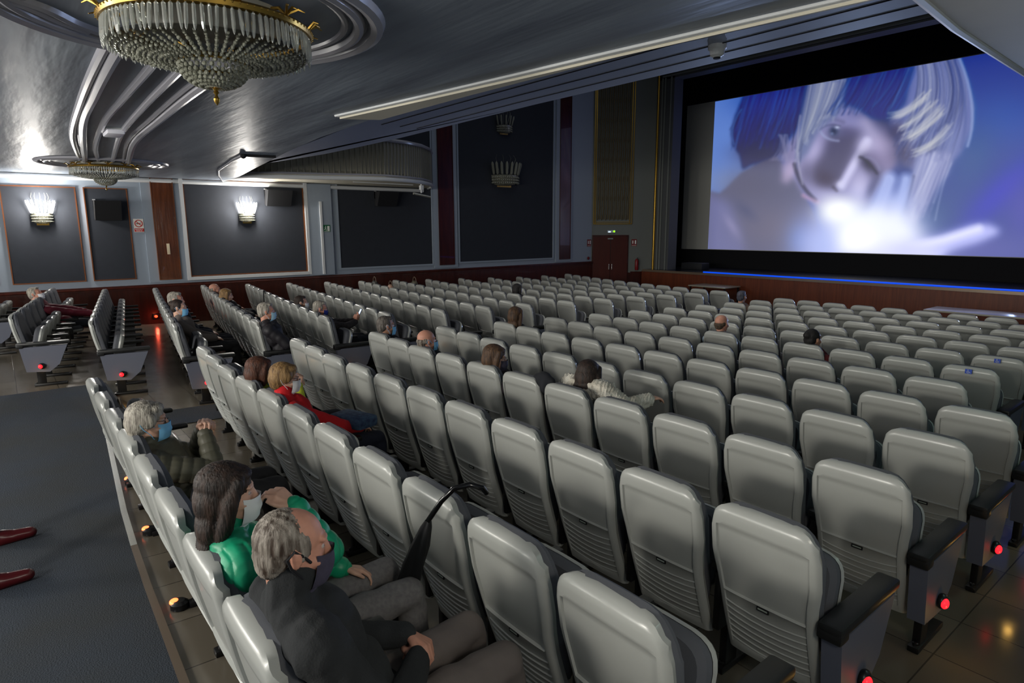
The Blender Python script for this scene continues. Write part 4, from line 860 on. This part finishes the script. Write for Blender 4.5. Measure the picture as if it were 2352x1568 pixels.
def glasses(C, R, s, parent, m):
    mb = MB(); pt = lambda a, b, c: tuple(C + R @ Vector((a*s, b*s, c*s)))
    for x in (-1, 1):
        mb.tube([pt(x*(.034+.024*math.cos(a)), .102-.010*abs(math.cos(a)), .016+.018*math.sin(a)) for a in np.linspace(0, 2*pi, 18, endpoint=False)], .0018*s, 5, closed=True)
        mb.tube([pt(x*.057, .095, .020), pt(x*.074, .05, .022), pt(x*.082, -.005, .018), pt(x*.080, -.03, .0)], .0018*s, 5)
    mb.tube([pt(-.011, .104, .018), pt(0, .110, .022), pt(.011, .104, .018)], .0018*s, 5); return mb.obj('eyeglasses', m, parent)
def quilt(B, amp, pitch):
    bones = list(B.bones)
    def f(co):
        best = np.full(len(co), 1e9); s_ = np.zeros(len(co))
        for a, b, ra, rb in bones:
            d = b-a; L = math.sqrt(d @ d)
            if L < .05: continue
            t0 = (co-a) @ d/(L*L); t = np.clip(t0, 0, 1); D = np.linalg.norm(co-a-t[:, None]*d, axis=1)-(ra+(rb-ra)*t); k = D < best; best[k] = D[k]; s_[k] = (t0*L/pitch)[k]
        return amp*(np.abs(np.sin(pi*s_))**.5-.7)
    return f
def wrinkle(amp, k=28, seed=0):
    r = np.random.RandomState(seed); W = r.normal(size=(5, 3))*k; ph = r.uniform(0, 6, 5)
    return lambda co: amp*sum(np.sin(co @ W[i]+ph[i]+1.5*np.sin(co @ W[(i+1) % 5]*.5)) for i in range(5))/2.5
def person(label, seatkey=None, loc=None, rz=0, voxel=.008, s=1., skin_=None, hair_=('short', None), coat=None, coat_style='plain', trousers=None, mask=None, mask_loops=None, mask_style='surgical', specs=None,
           head=(0, 0, 0), hoff=(0, 0, 0), lean=0., armL=None, armR=None, curlL=(.5,)*4, curlR=(.5,)*4, handL=None, handR=None, standing=False, shoes=None, knees=(.80, .52), collar=.0, dx=0., dy=0., group=None, legs=True, hz=1.10, yr=.15, shup=0.):
    """pose is in the seat's own frame: +y forward, x right, z up; arm = (elbow, wrist), hand = (direction, palm normal)"""
    if seatkey: x, y, rz = SEATS[seatkey]; x += dx*math.cos(rz); y += dy; z = floor_z(y+.3)
    else: x, y, z = loc
    t = thing('person', label, 'person', (x, y, z), rz, group)
    B = Blob(); nk = V3(0, yr-.03+lean*.1, hz-.185*s); ch = V3(0, yr+.045+lean*.06, .80+(hz-1.15)*.6); pel = V3(0, .36, .54)
    if standing: pel, ch, nk = V3(.24, 0, .93), V3(.24, 0, 1.25), V3(.24, 0, 1.47)
    sh = {-1: nk+V3(-.175*s, .01, -.055+shup), 1: nk+V3(.175*s, .01, -.055+shup)}
    hc = Vector(nk)+Vector((0, .015, .175*s))+Vector(hoff); HR = Euler((math.radians(head[1]), math.radians(head[2]), math.radians(head[0])), 'XYZ').to_matrix()
    # torso
    def torso(B_, g):
        B_.ell(ch+V3(0, 0, .03), (.160*s+g, .108*s+g, .165*s+g)); B_.ell((ch+pel)/2+V3(0, .01, -.02), (.150*s+g, .112*s+g, .15*s+g)); B_.ell(pel, (.165*s+g, .120*s+g, .10*s+g))
        B_.cap(sh[-1], sh[1], .062*s+g, .062*s+g); B_.cap(nk+V3(-.05, 0, -.01), nk+V3(.05, 0, -.01), .058*s+g*.6, .058*s+g*.6)
    torso(B, 0); B.cap(nk+V3(0, 0, -.02), tuple(hc + HR @ Vector((0, -.022*s, -.055*s))), .056*s, .052*s)
    Pf = head_blob(B, hc, HR, s)
    arms = {-1: armL or ((-.25, .32, .70), (-.09, .56, .64)), 1: armR or ((.25, .32, .70), (.09, .56, .64))}
    hands = {-1: handL or ((.35, .9, -.25), (.2, -.1, -1)), 1: handR or ((-.35, .9, -.25), (-.2, -.1, -1))}
    hip = {-1: pel+V3(-.09*s, .02, -.02), 1: pel+V3(.09*s, .02, -.02)}
    if standing: kn = {-1: V3(.07, .0, .5), 1: V3(.50, -.02, .5)}; an = {-1: V3(0, -.02, .09), 1: V3(.68, -.06, .09)}
    else: kn = {k: V3(k*.12*s, knees[0]*.5+.5*knees[0] if True else 0, knees[1]) for k in (-1, 1)}; an = {k: V3(k*.12*s, knees[0]+.04, .10) for k in (-1, 1)}
    for k in (-1, 1):
        e, w_ = V3(*arms[k][0]), V3(*arms[k][1]); B.chain([sh[k], e, w_], [.050*s, .038*s, .025*s]); d, nn = hands[k]; hand(B, w_, d, nn, -k*-1, curlL if k < 0 else curlR, s)
        if legs: B.chain([hip[k], kn[k], an[k]], [.078*s, .055*s, .036*s]); B.chain([an[k], an[k]+V3(0, .10, -.055)], [.034, .030]); 
    B.build('body', skin_ or skin('fair', (214, 164, 138)), t, voxel, 3)
    # coat
    if coat is not None:
        J = Blob(); g = {'puffer': .030, 'fur': .055}.get(coat_style, .024); torso(J, g); J.bones = []
        for k in (-1, 1):
            e, w_ = V3(*arms[k][0]), V3(*arms[k][1]); w2 = w_+(e-w_)*(.03 if coat_style != 'push' else .3); J.chain([sh[k], e, w2], [.056*s+g, .046*s+g*.8, .032*s+g*.5])
        J.bones.append((ch+V3(0, 0, .2), pel+V3(0, 0, -.1), .14, .14))
        J.cap(nk+V3(0, 0, .0), nk+V3(0, .008, .03+collar), .076*s, .074*s)
        J.build('jacket' if coat_style != 'sweater' else 'sweater', coat, t, voxel, 3, quilt(J, .008, .058) if coat_style == 'puffer' else wrinkle(.004 if coat_style != 'fur' else .008, 30 if coat_style != 'fur' else 90))
    if legs:
        K = Blob(); K.ell(pel+V3(0, 0, -.01), (.175*s, .128*s, .10*s))
        for k in (-1, 1): K.chain([hip[k], kn[k], an[k]+V3(0, 0, .03)], [.094*s, .072*s, .058*s])
        K.build('trousers', trousers or mat('dark_trousers', (40, 42, 50), .85), t, max(voxel, .008), 3, wrinkle(.004, 26, 2))
        for k in (-1, 1):
            S = Blob(); S.chain([an[k]+V3(0, -.045, -.055), an[k]+V3(0, .07, -.055), an[k]+V3(0, .235, -.056)], [.040, .052, .038]); S.cap(an[k]+V3(0, .02, -.03), an[k]+V3(0, .12, -.045), .05, .042); S.cap(an[k], an[k]+V3(0, .04, -.04), .042, .042)
            S.build('shoe', shoes or M_BLACKSHOE, t, .009, 3)
    st, hm = hair_
    if hm is not None: hair(hc, HR, s, st, hm, t, voxel)
    if mask is not None: face_mask(hc, HR, s, mask, t, mask_style, mask_loops, st in ('long', 'bob'))
    if specs is not None: glasses(hc, HR, s, t, specs)
    if voxel < .0085:
        for x in (-1, 1):
            mb = MB(); c = Pf(x*.031, .0745, .016); mb.sphere(c, .0100*s, 12, 8); e = mb.obj('eye', mat('eye_white', (176, 164, 156), .3), t)
            mb = MB(); mb.sphere(Pf(x*.031, .0815, .016), .0044*s, 10, 6); mb.obj('iris', mat('dark_iris', (40, 30, 24), .15), e)
    return t, hc, HR
M_BLACKSHOE = mat('black_shoe_leather', (24, 22, 22), .35)
BLUE = mat('surgical_mask_blue', (120, 185, 226), .8); WHITE_M = mat('white_mask_fabric', (222, 224, 226), .8); NAVY = mat('navy_mask_fabric', (26, 44, 130), .8); DKM = mat('dark_grey_mask_fabric', (66, 62, 80), .8, noise=(40, .5), rgb2=(44, 40, 54))
LBL = mat('pale_blue_mask', (160, 200, 220), .8); SPECS = mat('thin_dark_glasses', (60, 50, 44), .3, .4)
S_F = skin('light', (206, 162, 140)); S_T = skin('tan', (180, 134, 110)); S_P = skin('pink', (198, 142, 120))
grey_h = hair_mat('silver', (176, 170, 158), (106, 100, 92)); salt = hair_mat('salt_pepper', (150, 142, 132), (62, 48, 38)); dkbr = hair_mat('dark_brown', (54, 38, 30), (24, 17, 14)); auburn = hair_mat('auburn', (92, 52, 34), (50, 28, 20)); blond = hair_mat('dark_blond', (150, 118, 74), (96, 70, 42)); brown = hair_mat('brown', (92, 66, 44), (54, 38, 28)); blackh = hair_mat('black', (30, 26, 26), (16, 14, 14))
# 1 man in dark coat, bottom of the view
person('man with grey cropped hair, dark mask and black coat, nearest in the last row', ('R', 0, 1), voxel=.0055, skin_=S_P, hair_=('thin', salt), coat=mat('black_wool_coat', (38, 40, 42), .95, bump=(160, .5, .004), noise=(12, .5), rgb2=(26, 28, 30)), trousers=mat('brown_grey_trousers', (104, 96, 92), .9, noise=(6, .5), rgb2=(84, 78, 78), bump=(150, .3, .003)),
       mask=DKM, mask_loops=mat('black_elastic', (20, 20, 24), .7), mask_style='plain', head=(-8, -10, 0), hoff=(0, .0, 0), armL=((-.27, .28, .70), (-.06, .54, .71)), armR=((.27, .30, .68), (.04, .52, .68)), curlL=(.9, .9, .95, 1.), curlR=(.8, .85, .9, .95), handL=((.75, .5, -.3), (.2, -.3, -1)), handR=((-.75, .5, -.2), (-.2, -.3, -1)), collar=.075, dx=.05, dy=.02, knees=(.84, .56), hz=1.215)
# 2 woman in green quilted jacket
person('woman with long brown hair in bright green quilted jacket, hand raised to her mask', ('R', 0, 2), voxel=.0055, skin_=S_F, hair_=('long', dkbr), coat=mat('green_quilted_nylon', (20, 152, 110), .42, noise=(9, .35), rgb2=(12, 118, 84)), coat_style='puffer', trousers=mat('heather_grey_trousers', (116, 114, 114), .95, noise=(60, .6), rgb2=(92, 90, 92)),
       mask=WHITE_M, head=(-14, -6, 0), hoff=(0, .0, 0), armL=((-.26, .40, .72), (-.12, .62, .64)), armR=((.15, .44, .90), (.06, .36, 1.08)), curlR=(.75, .8, .85, .9), handR=((-.35, -.45, .55), (-.6, -.5, -.3)), collar=.02, s=.95, knees=(.82, .55), dx=-.02, hz=1.175)
# 3 grey haired woman, hands clasped
person('person with short silver hair, blue mask and olive quilted jacket, hands clasped', ('R', 0, 5), voxel=.0055, skin_=S_F, hair_=('bowl', grey_h), coat=mat('olive_quilted_nylon', (92, 90, 76), .5, noise=(9, .5), rgb2=(66, 64, 54)), coat_style='puffer', trousers=mat('black_trousers', (30, 30, 34), .8),
       mask=BLUE, specs=SPECS, head=(-12, -4, 0), hoff=(0, .0, 0), armL=((-.20, .42, .74), (-.045, .42, .93)), armR=((.20, .42, .74), (.045, .42, .93)), curlL=(1.0,)*4, curlR=(.95,)*4, handL=((.4, .25, .5), (.8, .1, -.2)), handR=((-.35, .3, .5), (-.8, .1, -.2)), collar=.02, s=.95, hz=1.06)
# 4, 5 second row
person('woman with auburn hair, blue mask, yellow green coat and leopard scarf', ('R', 1, 7), voxel=.0075, skin_=S_F, hair_=('bob', auburn), coat=mat('yellow_green_wool', (186, 196, 60), .9), trousers=None, mask=BLUE, head=(-6, -6, 0), hoff=(0, .0, 0), armR=((.24, .36, .72), (.10, .40, .90)), armL=((-.22, .36, .74), (0, .40, .89)), curlL=(1.,)*4, curlR=(1.,)*4, handL=((.5, .3, .5), (.8, .1, -.2)), handR=((-.2, .2, .7), (-.8, .1, -.2)), s=.95, hz=1.05, dx=.02)
x, y, rz = SEATS[('R', 1, 7)]
mb = MB(); mb.tube([(.10*math.cos(a)+.05, .14+.09*math.sin(a), .895+.02*math.sin(2*a)) for a in np.linspace(0, 2*pi, 24, endpoint=False)], .034, 10, closed=True); sc = mb.obj('scarf', mat('leopard_scarf', (150, 146, 130), .9, noise=(30, 1), rgb2=(38, 36, 36)), loc=(x, y, floor_z(y+.3)))
tag(sc, 'grey spotted scarf round the neck of the auburn haired woman', 'scarf')
person('blond child in a red turtleneck with white mask, second row from the back', ('R', 1, 6), voxel=.0075, skin_=S_F, hair_=('bowl', blond), coat=mat('red_knit', (186, 22, 30), .9, bump=(120, .4, .003)), coat_style='sweater', trousers=mat('navy_trousers', (24, 28, 44), .85), mask=WHITE_M, specs=SPECS, head=(-16, -8, 0), hoff=(0, 0, 0), s=.92, collar=.055, armR=((.22, .44, .72), (.10, .66, .64)), dx=.04, hz=1.10)
mb = MB(); T = Matrix.Rotation(.3, 4, 'Z'); mb.box((-.17, -.10, -.045), (.17, .10, .045), T, bev=.03); x, y, rz = SEATS[('R', 1, 6)]
tag(mb.obj('lap_bag', mat('patterned_bag_cloth', (30, 44, 78), .8, noise=(26, 1), rgb2=(58, 84, 110)), loc=(x+.16, y+.60, .68)), 'dark bag with small blue and yellow letters on the child\'s lap', 'bag')
# middle rows
V2 = .010
person('bald man with light blue mask, fourth row of the right block', ('R', 3, 8), voxel=V2, skin_=S_P, hair_=('bald', salt), coat=mat('black_coat', (26, 28, 34), .9), mask=BLUE, head=(-10, -4, 0), hoff=(0, 0, 0), legs=True, hz=1.05, dx=-.04)
person('man with short dark grey hair and blue mask at the centre aisle end', ('R', 3, 10), voxel=V2, skin_=S_T, hair_=('short', hair_mat('iron', (112, 106, 100), (60, 54, 50))), coat=mat('black_coat', (26, 28, 34), .9), mask=BLUE, head=(-6, -4, 0), hoff=(0, 0, 0), hz=1.08)
person('woman with light brown hair and glasses looking right above a dark mask', ('R', 3, 6), voxel=.0085, skin_=S_F, hair_=('bob', brown), coat=mat('dark_cardigan', (40, 34, 40), .9), mask=DKM, mask_style='plain', specs=SPECS, head=(-36, -8, 0), hoff=(0, 0, 0), hz=1.05, dx=.05)
person('woman with dark hair in a white fur coat', ('R', 3, 4), voxel=.0085, skin_=S_F, hair_=('long', dkbr), coat=mat('white_fur', (232, 228, 216), .95, noise=(9, .6), rgb2=(150, 138, 118), bump=(90, 1, .01)), coat_style='fur', head=(10, -14, 0), hoff=(0, 0, 0), lean=.6, armR=((.30, .44, .80), (.34, .68, .84)), handR=((.3, .9, .1), (0, 0, -1)), dx=-.04, yr=.28, shup=.11, collar=0, hz=1.04)
person('person with long straight brown hair seen from behind at the centre aisle', ('R', 5, 10), voxel=V2, skin_=S_F, hair_=('long', brown), coat=mat('dark_green_coat', (34, 40, 38), .9), head=(6, 0, 0), hoff=(0, 0, 0), hz=1.10, dx=.12)
person('balding man in pale shirt seen from behind, eighth row', ('R', 7, 6), voxel=V2, skin_=S_P, hair_=('bald', hair_mat('brown_fringe', (90, 74, 58), (58, 46, 36))), coat=mat('pale_blue_shirt', (150, 170, 186), .8), head=(-4, 0, 0), hoff=(0, 0, 0), hz=1.095, dx=-.05)
person('person with dark hair in a bun and dark red top', ('R', 7, 4), voxel=V2, skin_=S_T, hair_=('bun', blackh), coat=mat('dark_red_top', (84, 26, 28), .9), head=(-16, 0, 0), hoff=(0, 0, 0), dx=.06, hz=1.05)
person('man with grey hair sitting alone at the front centre aisle end', ('R', 11, 10), voxel=.012, skin_=S_T, hair_=('short', hair_mat('slate', (84, 86, 100), (50, 50, 58))), coat=mat('brown_jacket', (84, 70, 62), .9), head=(0, 0, 0), hoff=(0, 0, 0), hz=1.12, dx=.08)
# left block
person('man with grey temples, pale blue mask and black jacket on the aisle seat, left block', ('L', 2, 0), voxel=.0085, skin_=S_P, hair_=('short', grey_h), coat=mat('black_jacket', (30, 28, 34), .6, noise=(12, .4)), mask=LBL, head=(-8, -4, 0), hoff=(0, 0, 0), hz=1.13, dx=.16)
person('man with grey hair and navy mask holding up a phone', ('L', 3, 1), voxel=.0085, skin_=S_P, hair_=('short', grey_h), coat=mat('dark_check_jacket', (60, 54, 54), .9, noise=(18, .8), rgb2=(30, 28, 34)), mask=NAVY, mask_style='plain', head=(-12, -12, 0), hoff=(0, 0, 0), armR=((.24, .45, .76), (.06, .66, .80)), armL=((-.24, .45, .76), (-.04, .66, .80)), handL=((.2, .6, .6), (.5, -.6, .3)), handR=((-.2, .6, .6), (-.5, -.6, .3)), hz=1.04)
x, y, rz = SEATS[('L', 3, 1)]; ph = thing('phone', 'glowing white phone held by the man with the navy mask', 'phone', (x+.02, y+.78, floor_z(y)+.90), rz)
mb = MB(); T = Matrix.Rotation(-.5, 4, 'X'); mb.box((-.036, -.005, -.075), (.036, .005, .075), T, bev=.004); mb.obj('phone_case', M_BLACK, ph); mb = MB(); mb.box((-.032, -.0062, -.069), (.032, -.0048, .069), T); mb.obj('phone_screen', mat('lit_phone_screen', (190, 210, 255), .2, emit=(200, 220, 255), strength=1.3), ph, smooth=False)
person('person with dark hair and white mask left of the man with the phone', ('L', 3, 3), voxel=V2, skin_=S_T, hair_=('short', dkbr), coat=mat('black_jacket', (30, 28, 34), .6), mask=WHITE_M, head=(-8, -4, 0), hoff=(0, 0, 0), hz=1.02)
person('woman with dark tied hair, blue mask and grey sweater, left block', ('L', 1, 2), voxel=.0085, skin_=S_F, hair_=('bun', dkbr), coat=mat('grey_wool_sweater', (104, 96, 92), .95), coat_style='sweater', trousers=mat('black_trousers', (30, 30, 34), .8), mask=BLUE, head=(-16, -6, 0), hoff=(0, 0, 0), s=.96, hz=1.10, dx=.20)
person('person with white grey hair behind the woman in the grey sweater', ('L', 1, 3), voxel=V2, skin_=S_P, hair_=('short', grey_h), coat=mat('dark_blue_coat', (34, 38, 52), .9), head=(-14, -4, 0), hoff=(0, 0, 0), hz=1.16, dx=.24)
person('bald man in the third row of the left block', ('L', 2, 8), voxel=V2, skin_=S_P, hair_=('bald', salt), coat=mat('black_jacket', (30, 28, 34), .6), head=(-10, -4, 0), hoff=(0, 0, 0), hz=1.03, dx=-.2)
person('woman with blond bob and dark coat beside the bald man', ('L', 2, 6), voxel=V2, skin_=S_F, hair_=('bob', blond), coat=mat('black_jacket', (30, 28, 34), .6), specs=SPECS, head=(-16, -4, 0), hoff=(0, 0, 0), hz=1.03, dx=.05)
person('man with grey hair, white mask and maroon jacket slouching at far left', ('L', -1, 4), voxel=.0085, skin_=S_P, hair_=('short', grey_h), coat=mat('maroon_jacket', (108, 24, 44), .7), mask=WHITE_M, head=(-14, 10, 0), hoff=(0, 0, 0), armR=((.24, .50, .72), (.10, .80, .66)), armL=((-.24, .50, .72), (-.08, .80, .66)), lean=0, knees=(.86, .50), hz=1.05, yr=.02)
person('dark haired person in the ninth row of the left block', ('L', 8, 3), voxel=.012, skin_=S_T, hair_=('bob', blackh), coat=mat('black_jacket', (30, 28, 34), .6), hz=1.08)
# person walking on the carpet, only the shoes in view
person('standing person on the carpet, only maroon leather shoes in view', loc=(-5.30, -.255, .017), voxel=.012, standing=True, hair_=('short', dkbr), coat=mat('black_jacket', (30, 28, 34), .6), armL=((0, -.22, 1.2), (.02, -.3, .95)), armR=((.5, -.22, 1.2), (.48, -.3, .95)), handL=((0, .3, -1), (1, 0, 0)), handR=((0, .3, -1), (-1, 0, 0)), shoes=mat('maroon_leather', (70, 16, 20), .25))
# ---- bags, umbrella, hook, coats
def onseat(key, lx, ly, lz): x, y, rz = SEATS[key]; c, s = math.cos(rz), math.sin(rz); return (x+lx*c-ly*s, y+lx*s+ly*c, floor_z(y+.3)+lz)
U = thing('umbrella', 'folded black umbrella hooked over a seat of the second row', 'umbrella', (0, 0, 0))
hk = [(-2.02, 1.50, 1.02), (-2.01, 1.47, 1.055), (-2.03, 1.42, 1.075), (-2.07, 1.37, 1.06), (-2.11, 1.33, 1.00), (-2.17, 1.30, .90)]
MB().tube(hk, .012, 10).obj('crook_handle', mat('black_gloss_handle', (14, 14, 15), .12), U)
mb = MB(); a, b = Vector((-2.17, 1.30, .90)), Vector((-2.52, 1.27, .16)); ax = (b-a); P = []
q = ax.normalized(); u_ = q.cross(Vector((0, 1, 0))).normalized(); v_ = q.cross(u_)
for f, r in ((0, .012), (.05, .022), (.2, .040), (.4, .050), (.6, .044), (.8, .032), (.95, .016), (1.0, .005)):
    P.append([tuple(a+ax*f+(u_*math.cos(2*pi*k/24)+v_*math.sin(2*pi*k/24))*r*(1+.22*math.sin(4*(2*pi*k/24)+5*f))) for k in range(24)])
mb.grid(P, wrap=True, flip=True); mb.obj('canopy', mat('black_umbrella_cloth', (20, 21, 24), .7), U)
MB().tube([tuple(b), tuple(b+q*.07)], .005, 6).obj('tip', M_STEEL, U)
k0 = onseat(('L', 3, 7), .1, -.02, .98); mb = MB(); mb.tube([(k0[0]+.05*math.cos(a), k0[1]-.02, k0[2]+.02+.05*math.sin(a)) for a in np.linspace(-.2, pi, 10)]+[(k0[0]-.05, k0[1]-.02, k0[2]-.3)], .011, 8)
tag(mb.obj('walking_stick', M_BLACK), 'black hooked stick hanging on a seat near the left wall', 'stick')
def bag(key, label, rgb, sc=1., lx=0., lz=1.0, name='handbag'):
    p = onseat(key, lx, .12, lz-.14); t = thing(name, label, 'bag', p, SEATS[key][2])
    B = Blob(); B.ell((0, 0, .08*sc), (.15*sc, .07*sc, .11*sc)); B.ell((0, 0, .02*sc), (.17*sc, .085*sc, .07*sc)); B.build('bag_body', mat('bag_%d_%d_%d' % rgb, rgb, .5), t, .012, 3)
    MB().tube([(.11*sc*math.cos(a), 0, .15*sc+.12*sc*math.sin(a)) for a in np.linspace(0, pi, 12)], .008, 6).obj('bag_strap', mat('bag_strap_tan', (110, 96, 80), .6), t)
bag(('L', 6, 10), 'dark rounded bag standing on a seat near the left wall', (44, 44, 42), 1.1, .2)
bag(('L', 6, 8), 'tan and white bag on a seat near the left wall', (150, 116, 96), 1.0, .15)
bag(('L', 7, 9), 'olive handbag with pale strap on a seat near the left wall', (70, 66, 52), 1.1, .0)
bag(('R', 0, 7), 'black bag on the empty seat near the far end of the last row', (22, 22, 24), .75, .1, .92)
p = onseat(('R', 3, 5), .22, .10, 1.0); mb = Blob(); mb.ell((0, 0, -.05), (.13, .07, .10)); o = mb.build('draped_coat', mat('black_coat', (26, 28, 34), .9), None, .012, 3, wrinkle(.006)); o.location = p; tag(o, 'black coat draped over the seat back beside the white fur coat', 'coat')
